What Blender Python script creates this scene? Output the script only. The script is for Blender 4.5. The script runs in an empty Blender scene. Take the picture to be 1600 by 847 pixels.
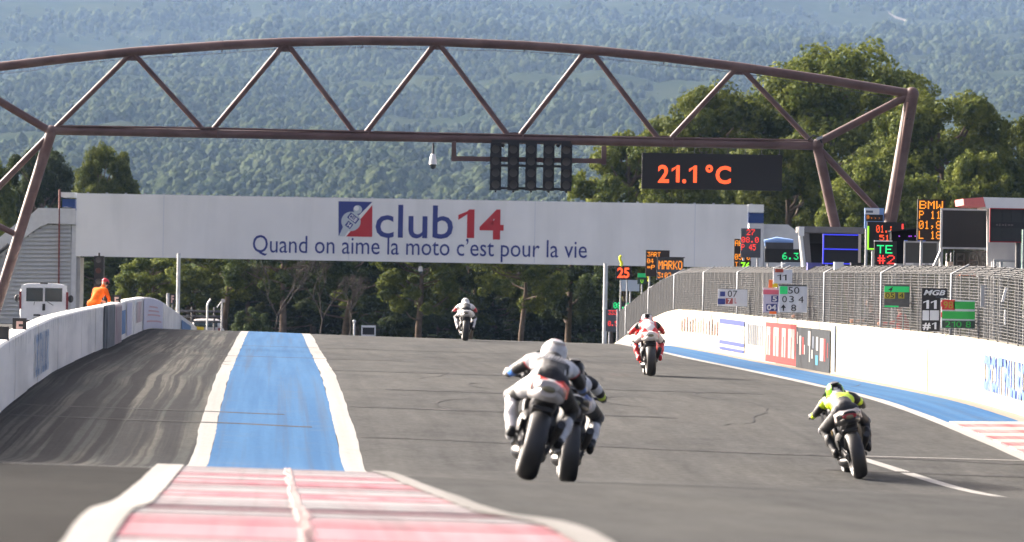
import bpy, bmesh, math, random
import numpy as np
from math import sin, cos, pi, sqrt, radians, atan, atan2, exp
from mathutils import Vector, Matrix, Euler, noise

scene = bpy.context.scene
COL = scene.collection
R = random.Random(7)

# ------------------------------------------------------------------ camera
F = 8000.0                 # focal length in pixels of the 1600 px wide frame
CZ = 2.6                   # camera height over datum (about a metre over the kerb)
HOR = 16.5                 # pixels from the frame centre down to eye level
ROLL = radians(1.0)
TY = 0.0465                # the track runs slightly to the left of the lens axis
cam_d = bpy.data.cameras.new('camera')
cam_d.sensor_width = 36.0
cam_d.lens = 36.0 * F / 1600.0
cam_d.clip_start = 0.5
cam_d.clip_end = 20000
cam_d.dof.use_dof = True
cam_d.dof.focus_distance = 112
cam_d.dof.aperture_fstop = 4.8
cam = bpy.data.objects.new('camera', cam_d)
COL.objects.link(cam)
cam.matrix_world = (Matrix.Translation((0, 0, CZ))
                    @ Euler((pi / 2 + atan(HOR / F), 0, 0)).to_matrix().to_4x4()
                    @ Matrix.Rotation(ROLL, 4, 'Z'))
scene.camera = cam

# ------------------------------------------------------------------ light
SUN_EL, SUN_AZ = radians(24), radians(-54)      # azimuth from +Y (ahead), negative = left
sun_vec = Vector((sin(SUN_AZ) * cos(SUN_EL), cos(SUN_AZ) * cos(SUN_EL), sin(SUN_EL)))
world = bpy.data.worlds.new('World')
scene.world = world
world.use_nodes = True
wn = world.node_tree
sky = wn.nodes.new('ShaderNodeTexSky')
sky.sky_type = 'NISHITA'
sky.sun_disc = False
sky.sun_elevation = SUN_EL
sky.sun_rotation = SUN_AZ
sky.air_density = 0.3
sky.dust_density = 10.0
sky.ozone_density = 0.2
wn.links.new(sky.outputs[0], wn.nodes['Background'].inputs[0])
wn.nodes['Background'].inputs[1].default_value = 0.15
sl = bpy.data.lights.new('sun', 'SUN')
sl.energy = 2.0
sl.angle = radians(0.5)
sl.color = (1.0, 0.93, 0.82)
so = bpy.data.objects.new('sun', sl)
so.rotation_euler = sun_vec.to_track_quat('Z', 'Y').to_euler()
so.location = (-60, 40, 60)
COL.objects.link(so)
scene.view_settings.view_transform = 'Standard'
scene.view_settings.look = 'None'
scene.view_settings.exposure = 2.1
scene.view_settings.gamma = 1.0
scene.cycles.volume_bounces = 1
scene.cycles.max_bounces = 6
scene.cycles.transparent_max_bounces = 12

# ------------------------------------------------------------------ materials
MATS = {}

def mat(name, col, rough=0.6, metal=0.0, emit=0.0, var=0.0, scale=4.0, bump=0.0, spec=0.5, dirt=None, dirt_amt=0.0, dirt_scale=(1, 1, 1)):
    """Principled material; var = brightness variation by noise, dirt = second colour in blotches."""
    if name in MATS:
        return MATS[name]
    m = bpy.data.materials.new(name)
    m.use_nodes = True
    nt = m.node_tree
    b = nt.nodes['Principled BSDF']
    c4 = (col[0], col[1], col[2], 1)
    b.inputs['Base Color'].default_value = c4
    b.inputs['Roughness'].default_value = rough
    b.inputs['Metallic'].default_value = metal
    b.inputs['Specular IOR Level'].default_value = spec if rough < 0.64 else 0.06
    if emit:
        b.inputs['Emission Color'].default_value = c4
        b.inputs['Emission Strength'].default_value = emit
    if var or dirt:
        geo = nt.nodes.new('ShaderNodeNewGeometry')
        nz = nt.nodes.new('ShaderNodeTexNoise')
        nz.inputs['Scale'].default_value = scale
        nz.inputs['Detail'].default_value = 6
        nt.links.new(geo.outputs['Position'], nz.inputs['Vector'])
        mr = nt.nodes.new('ShaderNodeMapRange')
        mr.inputs['From Min'].default_value = 0.3
        mr.inputs['From Max'].default_value = 0.7
        mr.inputs['To Min'].default_value = 1 - var
        mr.inputs['To Max'].default_value = 1 + var
        nt.links.new(nz.outputs['Fac'], mr.inputs['Value'])
        mul = nt.nodes.new('ShaderNodeMix')
        mul.data_type = 'RGBA'
        mul.blend_type = 'MULTIPLY'
        mul.inputs[0].default_value = 1
        mul.inputs[6].default_value = c4
        nt.links.new(mr.outputs[0], mul.inputs[7])
        out = mul.outputs[2]
        if dirt:
            mp = nt.nodes.new('ShaderNodeVectorMath')
            mp.operation = 'MULTIPLY'
            mp.inputs[1].default_value = dirt_scale
            nt.links.new(geo.outputs['Position'], mp.inputs[0])
            n2 = nt.nodes.new('ShaderNodeTexNoise')
            n2.inputs['Scale'].default_value = 1
            n2.inputs['Detail'].default_value = 5
            nt.links.new(mp.outputs[0], n2.inputs['Vector'])
            m2 = nt.nodes.new('ShaderNodeMapRange')
            m2.inputs['From Min'].default_value = 0.48
            m2.inputs['From Max'].default_value = 0.72
            m2.inputs['To Max'].default_value = dirt_amt
            nt.links.new(n2.outputs['Fac'], m2.inputs['Value'])
            mx = nt.nodes.new('ShaderNodeMix')
            mx.data_type = 'RGBA'
            nt.links.new(m2.outputs[0], mx.inputs[0])
            nt.links.new(out, mx.inputs[6])
            mx.inputs[7].default_value = (dirt[0], dirt[1], dirt[2], 1)
            out = mx.outputs[2]
        nt.links.new(out, b.inputs['Base Color'])
        if bump:
            bp = nt.nodes.new('ShaderNodeBump')
            bp.inputs['Strength'].default_value = bump
            bp.inputs['Distance'].default_value = 0.02
            nt.links.new(nz.outputs['Fac'], bp.inputs['Height'])
            nt.links.new(bp.outputs[0], b.inputs['Normal'])
    MATS[name] = m
    return m

M_maroon = mat('maroon_paint', (0.10, 0.056, 0.053), 0.55, var=0.22, scale=3, bump=0.15, dirt=(0.19, 0.13, 0.115), dirt_amt=0.6, dirt_scale=(0.9, 3, 2.2))
M_black = mat('black_plastic', (0.018, 0.018, 0.02), 0.5, var=0.15, scale=8)
M_led_off = mat('unlit_led_face', (0.013, 0.012, 0.012), 0.55, var=0.2, scale=30)
M_led_warm = mat('unlit_amber_led_face', (0.035, 0.02, 0.012), 0.55, var=0.2, scale=30)
M_grey = mat('grey_metal', (0.38, 0.39, 0.4), 0.45, 0.4, var=0.1)
M_galv = mat('galvanised_wire', (0.13, 0.13, 0.127), 0.7, 0.0, var=0.15, scale=12)
M_darkgrey = mat('dark_grey_metal', (0.07, 0.07, 0.075), 0.5, 0.2, var=0.15)
M_white = mat('white_paint', (0.78, 0.78, 0.76), 0.5, var=0.06, scale=2)
M_whiteled = mat('white_print', (0.8, 0.8, 0.8), 0.5)
M_banner = mat('banner_vinyl', (0.82, 0.81, 0.79), 0.55, var=0.04, scale=0.5, dirt=(0.68, 0.68, 0.66), dirt_amt=0.6, dirt_scale=(0.9, 1, 0.12))
M_navy = mat('navy_print', (0.03, 0.045, 0.22), 0.55)
M_redprint = mat('red_print', (0.5, 0.02, 0.03), 0.55)
M_bluepanel = mat('blue_panel', (0.012, 0.05, 0.2), 0.5, var=0.1)
M_concrete = mat('concrete', (0.42, 0.41, 0.39), 0.9, var=0.12, scale=2, bump=0.3, dirt=(0.2, 0.19, 0.18), dirt_amt=0.6, dirt_scale=(1.5, 1.5, 0.4))
M_amber = mat('lit_amber_led', (1.0, 0.30, 0.02), 0.5, emit=0.312)
M_redled = mat('lit_red_led', (1.0, 0.055, 0.04), 0.5, emit=0.304)
M_orangeled = mat('lit_orange_led', (1.0, 0.10, 0.025), 0.5, emit=0.328)
M_greenled = mat('lit_green_led', (0.03, 1.0, 0.28), 0.5, emit=0.216)
M_limeled = mat('lit_lime_led', (0.35, 1.0, 0.03), 0.5, emit=0.216)
M_blueled = mat('lit_blue_led', (0.05, 0.06, 0.85), 0.5, emit=0.168)
M_purpleled = mat('lit_purple_led', (0.5, 0.1, 0.9), 0.5, emit=0.192)
M_glass = mat('dark_glass', (0.03, 0.045, 0.05), 0.12, var=0.1)
M_skin = mat('skin', (0.45, 0.24, 0.16), 0.6)
M_lime = mat('lime_plastic', (0.5, 0.72, 0.02), 0.5)
M_yellow = mat('yellow_plastic', (0.8, 0.6, 0.02), 0.5)
M_orange = mat('orange_cloth', (0.9, 0.16, 0.02), 0.75, var=0.12, scale=9)
M_redcloth = mat('red_cloth', (0.6, 0.03, 0.03), 0.75, var=0.1, scale=9)
M_blackcloth = mat('black_cloth', (0.02, 0.02, 0.022), 0.8, var=0.2, scale=9)
M_bluecloth = mat('blue_cloth', (0.04, 0.1, 0.3), 0.7, var=0.1)
M_boardgreen = mat('green_board', (0.03, 0.42, 0.07), 0.55, var=0.08)
M_brightgreen = mat('bright_green_board', (0.03, 0.75, 0.2), 0.55)
M_boardwhite = mat('white_board', (0.7, 0.71, 0.73), 0.55, var=0.05)
M_boardred = mat('red_board', (0.65, 0.05, 0.04), 0.55)
M_orangeboard = mat('orange_board', (0.95, 0.2, 0.04), 0.55)
M_olive = mat('olive_board', (0.42, 0.36, 0.03), 0.55)
M_lens = mat('dark_lens', (0.10, 0.095, 0.09), 0.5)

# ------------------------------------------------------------------ mesh builder
class MB:
    def __init__(s):
        s.v = []; s.f = []; s.m = []; s.sm = []

    def add(s, vs, fs, mi=0, smooth=False):
        o = len(s.v)
        s.v.extend([tuple(v) for v in vs])
        for f in fs:
            s.f.append(tuple(i + o for i in f)); s.m.append(mi); s.sm.append(smooth)

    def box(s, c, d, mi=0, rot=None):
        x, y, z = d[0] / 2, d[1] / 2, d[2] / 2
        vs = [Vector(p) for p in ((-x, -y, -z), (x, -y, -z), (x, y, -z), (-x, y, -z), (-x, -y, z), (x, -y, z), (x, y, z), (-x, y, z))]
        if rot is not None:
            vs = [rot @ v for v in vs]
        c = Vector(c)
        s.add([v + c for v in vs], [(0, 3, 2, 1), (4, 5, 6, 7), (0, 1, 5, 4), (1, 2, 6, 5), (2, 3, 7, 6), (3, 0, 4, 7)], mi)

    def tube(s, pts, rad, n=8, mi=0, smooth=True, cap=True):
        pts = [Vector(p) for p in pts]
        if not isinstance(rad, (list, tuple)):
            rad = [rad] * len(pts)
        vs = []; fs = []
        ref = None
        for i, p in enumerate(pts):
            t = (pts[min(i + 1, len(pts) - 1)] - pts[max(i - 1, 0)]).normalized()
            if ref is None:
                ref = Vector((0, 0, 1)) if abs(t.z) < 0.9 else Vector((0, 1, 0))
            a = t.cross(ref).normalized(); b = a.cross(t).normalized()
            ref = b
            for k in range(n):
                an = 2 * pi * k / n
                vs.append(p + (a * cos(an) + b * sin(an)) * rad[i])
        for i in range(len(pts) - 1):
            for k in range(n):
                k2 = (k + 1) % n
                fs.append((i * n + k, i * n + k2, (i + 1) * n + k2, (i + 1) * n + k))
        s.add(vs, fs, mi, smooth)
        if cap:
            o = len(pts) - 1
            s.add(vs[:n], [tuple(range(n))[::-1]], mi)
            s.add(vs[o * n:], [tuple(range(n))], mi)

    def ell(s, c, r, nu=14, nv=9, mi=0, rot=None):
        c = Vector(c); vs = [Vector((0, 0, -r[2]))]; fs = []
        for j in range(1, nv):
            ph = -pi / 2 + pi * j / nv
            for i in range(nu):
                th = 2 * pi * i / nu
                vs.append(Vector((r[0] * cos(ph) * cos(th), r[1] * cos(ph) * sin(th), r[2] * sin(ph))))
        vs.append(Vector((0, 0, r[2])))
        top = len(vs) - 1
        for i in range(nu):
            i2 = (i + 1) % nu
            fs.append((0, 1 + i2, 1 + i))
            for j in range(nv - 2):
                a = 1 + j * nu
                fs.append((a + i, a + i2, a + nu + i2, a + nu + i))
            a = 1 + (nv - 2) * nu
            fs.append((a + i, a + i2, top))
        if rot is not None:
            vs = [rot @ v for v in vs]
        s.add([v + c for v in vs], fs, mi, True)

    def loft(s, secs, n=16, mi=0, smooth=True):
        """secs: (y, zc, half_w, half_h[, exponent[, xc]]) rings in xz joined along y, capped."""
        vs = []; fs = []
        for q in secs:
            y, zc, w, h = q[:4]
            e = q[4] if len(q) > 4 else 2.4
            xc = q[5] if len(q) > 5 else 0
            for k in range(n):
                a = 2 * pi * k / n
                ca, sa = cos(a), sin(a)
                vs.append((xc + w * abs(ca) ** (2 / e) * (1 if ca >= 0 else -1), y, zc + h * abs(sa) ** (2 / e) * (1 if sa >= 0 else -1)))
        for i in range(len(secs) - 1):
            for k in range(n):
                k2 = (k + 1) % n
                fs.append((i * n + k, (i + 1) * n + k, (i + 1) * n + k2, i * n + k2))
        s.add(vs, fs, mi, smooth)
        s.add(vs[:n], [tuple(range(n))], mi)
        s.add(vs[-n:], [tuple(range(n))[::-1]], mi)

    def lathe_x(s, prof, c, n=36, mi=0, smooth=True):
        """closed profile of (x, r) turned about the x axis."""
        vs = []; fs = []; m = len(prof)
        for k in range(n):
            a = 2 * pi * k / n
            for (x, r) in prof:
                vs.append((c[0] + x, c[1] + r * cos(a), c[2] + r * sin(a)))
        for k in range(n):
            k2 = (k + 1) % n
            for j in range(m):
                j2 = (j + 1) % m
                fs.append((k * m + j, k2 * m + j, k2 * m + j2, k * m + j2))
        s.add(vs, fs, mi, smooth)

    def prism(s, outline, y0, y1, mi=0):
        """outline of (x, z) extruded between two y."""
        n = len(outline)
        vs = [(x, y0, z) for x, z in outline] + [(x, y1, z) for x, z in outline]
        ar = sum(outline[i][0] * outline[(i + 1) % n][1] - outline[(i + 1) % n][0] * outline[i][1] for i in range(n))
        a = tuple(range(n)); b = tuple(range(n, 2 * n))
        fs = [a if ar > 0 else a[::-1], b[::-1] if ar > 0 else b]
        for i in range(n):
            j = (i + 1) % n
            fs.append((i, i + n, j + n, j) if ar > 0 else (j, j + n, i + n, i))
        s.add(vs, fs, mi)

    def disc(s, c, r, y=None, n=20, mi=0):
        """disc in the xz plane facing -y."""
        s.add([(c[0] + r * cos(2 * pi * k / n), c[1], c[2] + r * sin(2 * pi * k / n)) for k in range(n)], [tuple(range(n))], mi)

    def quad(s, a, b, c, d, mi=0):
        s.add([a, b, c, d], [(0, 1, 2, 3)], mi)

    def xf(s, M):
        s.v = [tuple(M @ Vector(v)) for v in s.v]
        return s

    def mesh(s, name, mats):
        me = bpy.data.meshes.new(name)
        me.from_pydata(s.v, [], s.f)
        for m in (mats if isinstance(mats, (list, tuple)) else [mats]):
            me.materials.append(m)
        me.polygons.foreach_set('material_index', s.m)
        me.polygons.foreach_set('use_smooth', s.sm)
        me.update()
        return me

    def build(s, name, mats, parent=None, world=True):
        """ONE mesh object; with world=True vertices are world positions and the parent is an unrotated root."""
        off = Vector((0, 0, 0))
        p = parent
        if world:
            while p is not None:
                off += p.location; p = p.parent
            if off.length:
                s.v = [tuple(Vector(v) - off) for v in s.v]
        o = bpy.data.objects.new(name, s.mesh(name, mats))
        COL.objects.link(o)
        if parent is not None:
            o.parent = parent
        return o

def tag(o, label=None, cat=None, group=None, kind=None):
    if label: o['label'] = label
    if cat: o['category'] = cat
    if group: o['group'] = group
    if kind: o['kind'] = kind
    return o

def thing(name, label, cat, loc, group=None, rot=None):
    o = bpy.data.objects.new(name, None)
    COL.objects.link(o)
    o.location = loc
    if rot is not None:
        o.rotation_euler = rot
    o.empty_display_size = 0.2
    return tag(o, label, cat, group)

def children(o, _c={}):
    return [c for c in bpy.data.objects if c.parent == o]

def copy_tree(o, parent=None):
    c = o.copy(); COL.objects.link(c)
    if parent is not None: c.parent = parent
    for ch in children(o): copy_tree(ch, c)
    return c

# ------------------------------------------------------------------ lettering
_txt = {}
def _glyphs(s, bold, shear):
    """lay a string out letter by letter, with a flagged figure one of our own."""
    vs = []; fs = []; x = 0.0; h = _raw('E', bold, 0)[2]
    for ch in s:
        if ch == ' ': x += 0.26; continue
        o = len(vs)
        if ch == '1':
            t = 0.10 + bold * 2.0; w = 0.19 + t
            v = [(w - t, 0), (w, 0), (w, h), (w - t * 0.75, h), (w - t, h * 0.93), (0.0, h * 0.80), (0.0, h * 0.80 - t * 0.8), (w - t, h * 0.83)]
            f = [(0, 1, 2, 3, 4, 7), (4, 5, 6, 7)]
        else:
            v, f, _ = _raw(ch, bold, 0)
        x0 = min(p[0] for p in v); x1 = max(p[0] for p in v)
        vs += [(p[0] - x0 + x, p[1]) for p in v]; fs += [tuple(i + o for i in q) for q in f]
        x += x1 - x0 + 0.085 + bold
    return [(p[0] + shear * p[1], p[1]) for p in vs], fs
def _raw(s, bold, shear):
    cu = bpy.data.curves.new('lettering', 'FONT')
    cu.body = s; cu.size = 1; cu.offset = bold; cu.shear = shear; cu.resolution_u = 3
    ob = bpy.data.objects.new('lettering', cu)
    COL.objects.link(ob)
    dg = bpy.context.evaluated_depsgraph_get(); dg.update()
    me = bpy.data.meshes.new_from_object(ob.evaluated_get(dg))
    vs = [(v.co.x, v.co.y) for v in me.vertices]
    fs = [tuple(p.vertices) for p in me.polygons]
    bpy.data.objects.remove(ob); bpy.data.meshes.remove(me); bpy.data.curves.remove(cu)
    return vs, fs, max(v[1] for v in vs)
def text_geo(s, bold=0.0, shear=0.0):
    k = (s, bold, shear)
    if k in _txt: return _txt[k]
    vs, fs = _glyphs(s, bold, shear) if '1' in s else _raw(s, bold, shear)[:2]
    x0 = min(v[0] for v in vs); x1 = max(v[0] for v in vs); y0 = min(v[1] for v in vs); y1 = max(v[1] for v in vs)
    vs = [((x - x0) / (x1 - x0), (y - y0) / max(1e-6, y1 - y0)) for x, y in vs]
    _txt[k] = (vs, fs)
    return _txt[k]

DOT = {'0': '0E11131519110E', '1': '040C040404040E', '2': '0E11010204081F', '3': '1F02040201110E', '4': '02060A121F0202', '5': '1F101E0101110E',
       '6': '0608101E11110E', '7': '1F010204080808', '8': '0E11110E11110E', '9': '0E11110F01020C', 'A': '0E11111F111111', 'B': '1E11111E11111E',
       'D': '1E11111111111E', 'E': '1F10101E10101F', 'H': '1111111F111111', 'K': '11121418141211', 'L': '1010101010101F', 'M': '111B1515111111',
       'O': '0E11111111110E', 'P': '1E11111E101010', 'R': '1E11111E141211', 'T': '1F040404040404', 'V': '11111111110A04', 'W': '11111115151B11',
       '#': '0A0A1F0A1F0A0A', '=': '00001F001F0000', '.': '00000000000C0C', ',': '000000000C0408', ' ': '00000000000000', 'I': '0E04040404040E',
       ':': '000C0C000C0C00'}

def dots_geo(s):
    """LED dots of a string on a unit square."""
    n = len(s) * 6 - 1
    vs = []; fs = []
    for ci, ch in enumerate(s):
        h = DOT[ch]
        for r in range(7):
            row = int(h[2 * r:2 * r + 2], 16)
            for c in range(5):
                if row >> (4 - c) & 1:
                    x0 = (ci * 6 + c + 0.04) / n; x1 = (ci * 6 + c + 0.96) / n
                    y1 = 1 - (r + 0.04) / 7; y0 = 1 - (r + 0.96) / 7
                    o = len(vs)
                    vs += [(x0, y0), (x1, y0), (x1, y1), (x0, y1)]
                    fs.append((o, o + 1, o + 2, o + 3))
    return vs, fs

# ------------------------------------------------------------------ where things stand
def P(px, py, d):
    """The point seen at photo pixel (px, py), d metres away along the lens axis."""
    dx, dy = px - 800, py - 423.5
    X = dx * cos(ROLL) + dy * sin(ROLL)
    Y = -dx * sin(ROLL) + dy * cos(ROLL)
    return Vector((X * d / F, d, CZ - (Y - HOR) * d / F))

def pchip(tab):
    xs = [t[0] for t in tab]; ys = [t[1] for t in tab]
    h = [xs[i + 1] - xs[i] for i in range(len(xs) - 1)]
    dl = [(ys[i + 1] - ys[i]) / h[i] for i in range(len(h))]
    m = [dl[0]] + [0 if dl[i - 1] * dl[i] <= 0 else 2 * dl[i - 1] * dl[i] / (dl[i - 1] + dl[i]) for i in range(1, len(h))] + [dl[-1]]
    def f(x):
        if x <= xs[0]: return ys[0]
        if x >= xs[-1]: return ys[-1]
        i = 0
        while xs[i + 1] < x: i += 1
        t = (x - xs[i]) / h[i]
        return (ys[i] * (1 + 2 * t) * (1 - t) ** 2 + h[i] * m[i] * t * (1 - t) ** 2 + ys[i + 1] * t * t * (3 - 2 * t) + h[i] * m[i + 1] * t * t * (t - 1))
    return f

def sstep(a, b, x):
    t = min(1, max(0, (x - a) / (b - a)))
    return t * t * (3 - 2 * t)

KFALL = pchip([(0, 0.013), (20, 0.013), (45, 0.016), (66, 0.025), (76, 0.022), (92, 0.014), (160, 0.013), (500, 0.013)])
_prof = [(20, 847), (28, 800), (36, 765), (45, 739), (52, 738), (58, 739), (62, 736), (66, 725), (72, 685), (78, 650), (87, 613), (96, 588),
         (113, 562), (124, 550), (134, 541), (147, 530), (160, 522)]
_base = [(-40, CZ - 0.95), (8, CZ - 0.98)]
for d, y in _prof:
    _base.append((d, P(428 + 800 / d, y, d).z + KFALL(d) * 0.1))
_base += [(176, CZ - 1.88), (200, CZ - 2.3), (250, CZ - 3.3), (300, CZ - 4.25), (400, CZ - 5), (1500, CZ - 5)]
BASE = pchip(_base)

def Gexact(u, d):
    z = BASE(d) - KFALL(d) * max(-40, min(u, 40)) - 0.10 * max(0, min(u, 14)) * sstep(160, 203, d) * (1 - 0.6 * sstep(230, 320, d))
    return z

def G(u, d):
    """height of the ground sheet (its rows stand a metre apart)."""
    if d > 399: return Gexact(u, d)
    i = math.floor(d); t = d - i
    return Gexact(u, i) * (1 - t) + Gexact(u, i + 1) * t

def W(u, d, h=0.0):
    return Vector((u - TY * d, d, G(u, d) + h))

def U(x, d):
    return x + TY * d

def gz(p):
    return G(U(p.x, p.y), p.y)

class Face:
    """A sign face standing upright at depth d, facing the lens side; photo pixels address points on it."""
    def __init__(s, x0, y0, x1, y1, d, yaw=0.0):
        s.px0 = (x0 + x1) / 2; s.py0 = (y0 + y1) / 2
        s.C = P(s.px0, s.py0, d); s.k = d / F
        s.w = (x1 - x0) * s.k; s.h = (y1 - y0) * s.k
        s.R = Matrix.Rotation(yaw, 3, 'Z')
    def at(s, px, py, out=0.0):
        dx, dy = px - s.px0, py - s.py0
        X = dx * cos(ROLL) + dy * sin(ROLL); Y = -dx * sin(ROLL) + dy * cos(ROLL)
        return s.C + s.R @ Vector((X * s.k, -out, -Y * s.k))
    def loc(s, x, z, out=0.0):
        return s.C + s.R @ Vector((x, -out, z))
    def box(s, mb, x0, y0, x1, y1, o0, o1, mi=0):
        """a slab over a photo rectangle, from o0 to o1 metres in front of the face plane."""
        c = s.at((x0 + x1) / 2, (y0 + y1) / 2, (o0 + o1) / 2)
        mb.box(c, ((x1 - x0) * s.k, abs(o1 - o0), (y1 - y0) * s.k), mi, s.R)
    def flat(s, mb, geo, x0, y0, x1, y1, out, mi=0):
        c0 = s.at((x0 + x1) / 2, (y0 + y1) / 2, out)
        w = (x1 - x0) * s.k; h = (y1 - y0) * s.k
        mb.add([c0 + s.R @ Vector(((x - 0.5) * w, 0, (y - 0.5) * h)) for x, y in geo[0]], geo[1], mi)
    def text(s, mb, t, x0, y0, x1, y1, out=0.012, mi=0, bold=0.0, shear=0.0):
        s.flat(mb, text_geo(t, bold, shear), x0, y0, x1, y1, out, mi)
    def dots(s, mb, t, x0, y0, x1, y1, out=0.012, mi=0):
        s.flat(mb, dots_geo(t), x0, y0, x1, y1, out, mi)
# ================================================================== THE SETTING
def nodes_uv(nt):
    """(u, d) of the track from the world position: u across, d along."""
    geo = nt.nodes.new('ShaderNodeNewGeometry')
    sep = nt.nodes.new('ShaderNodeSeparateXYZ')
    nt.links.new(geo.outputs['Position'], sep.inputs[0])
    ma = nt.nodes.new('ShaderNodeMath'); ma.operation = 'MULTIPLY_ADD'
    ma.inputs[1].default_value = TY
    nt.links.new(sep.outputs['Y'], ma.inputs[0]); nt.links.new(sep.outputs['X'], ma.inputs[2])
    return geo, ma.outputs[0], sep.outputs['Y']

class NT:
    def __init__(s, m):
        m.use_nodes = True
        s.t = m.node_tree; s.b = s.t.nodes['Principled BSDF']
    def link(s, a, b): s.t.links.new(a, b)
    def math(s, op, a, b=None, c=None, clamp=False):
        n = s.t.nodes.new('ShaderNodeMath'); n.operation = op; n.use_clamp = clamp
        for i, x in enumerate((a, b, c)):
            if x is None: continue
            if isinstance(x, (int, float)): n.inputs[i].default_value = x
            else: s.link(x, n.inputs[i])
        return n.outputs[0]
    def comb(s, x, y, z=0.0):
        n = s.t.nodes.new('ShaderNodeCombineXYZ')
        for i, q in enumerate((x, y, z)):
            if isinstance(q, (int, float)): n.inputs[i].default_value = q
            else: s.link(q, n.inputs[i])
        return n.outputs[0]
    def noise(s, vec, scale=1, detail=4, rough=0.55):
        n = s.t.nodes.new('ShaderNodeTexNoise')
        n.inputs['Scale'].default_value = scale; n.inputs['Detail'].default_value = detail; n.inputs['Roughness'].default_value = rough
        s.link(vec, n.inputs['Vector'])
        return n.outputs['Fac']
    def ramp(s, v, a, b, lo=0.0, hi=1.0):
        n = s.t.nodes.new('ShaderNodeMapRange'); n.interpolation_type = 'SMOOTHSTEP'
        n.inputs['From Min'].default_value = a; n.inputs['From Max'].default_value = b
        n.inputs['To Min'].default_value = lo; n.inputs['To Max'].default_value = hi
        s.link(v, n.inputs['Value'])
        return n.outputs[0]
    def mix(s, f, a, b, mode='MIX'):
        n = s.t.nodes.new('ShaderNodeMix'); n.data_type = 'RGBA'; n.blend_type = mode
        if isinstance(f, (int, float)): n.inputs[0].default_value = f
        else: s.link(f, n.inputs[0])
        for i, q in ((6, a), (7, b)):
            if isinstance(q, tuple): n.inputs[i].default_value = (q[0], q[1], q[2], 1)
            else: s.link(q, n.inputs[i])
        return n.outputs[2]
    def grey(s, v):
        n = s.t.nodes.new('ShaderNodeCombineColor')
        for i in range(3): s.link(v, n.inputs[i])
        return n.outputs[0]
    def bump(s, h, strength=0.3, dist=0.01):
        n = s.t.nodes.new('ShaderNodeBump')
        n.inputs['Strength'].default_value = strength; n.inputs['Distance'].default_value = dist
        s.link(h, n.inputs['Height']); s.link(n.outputs[0], s.b.inputs['Normal'])

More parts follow.
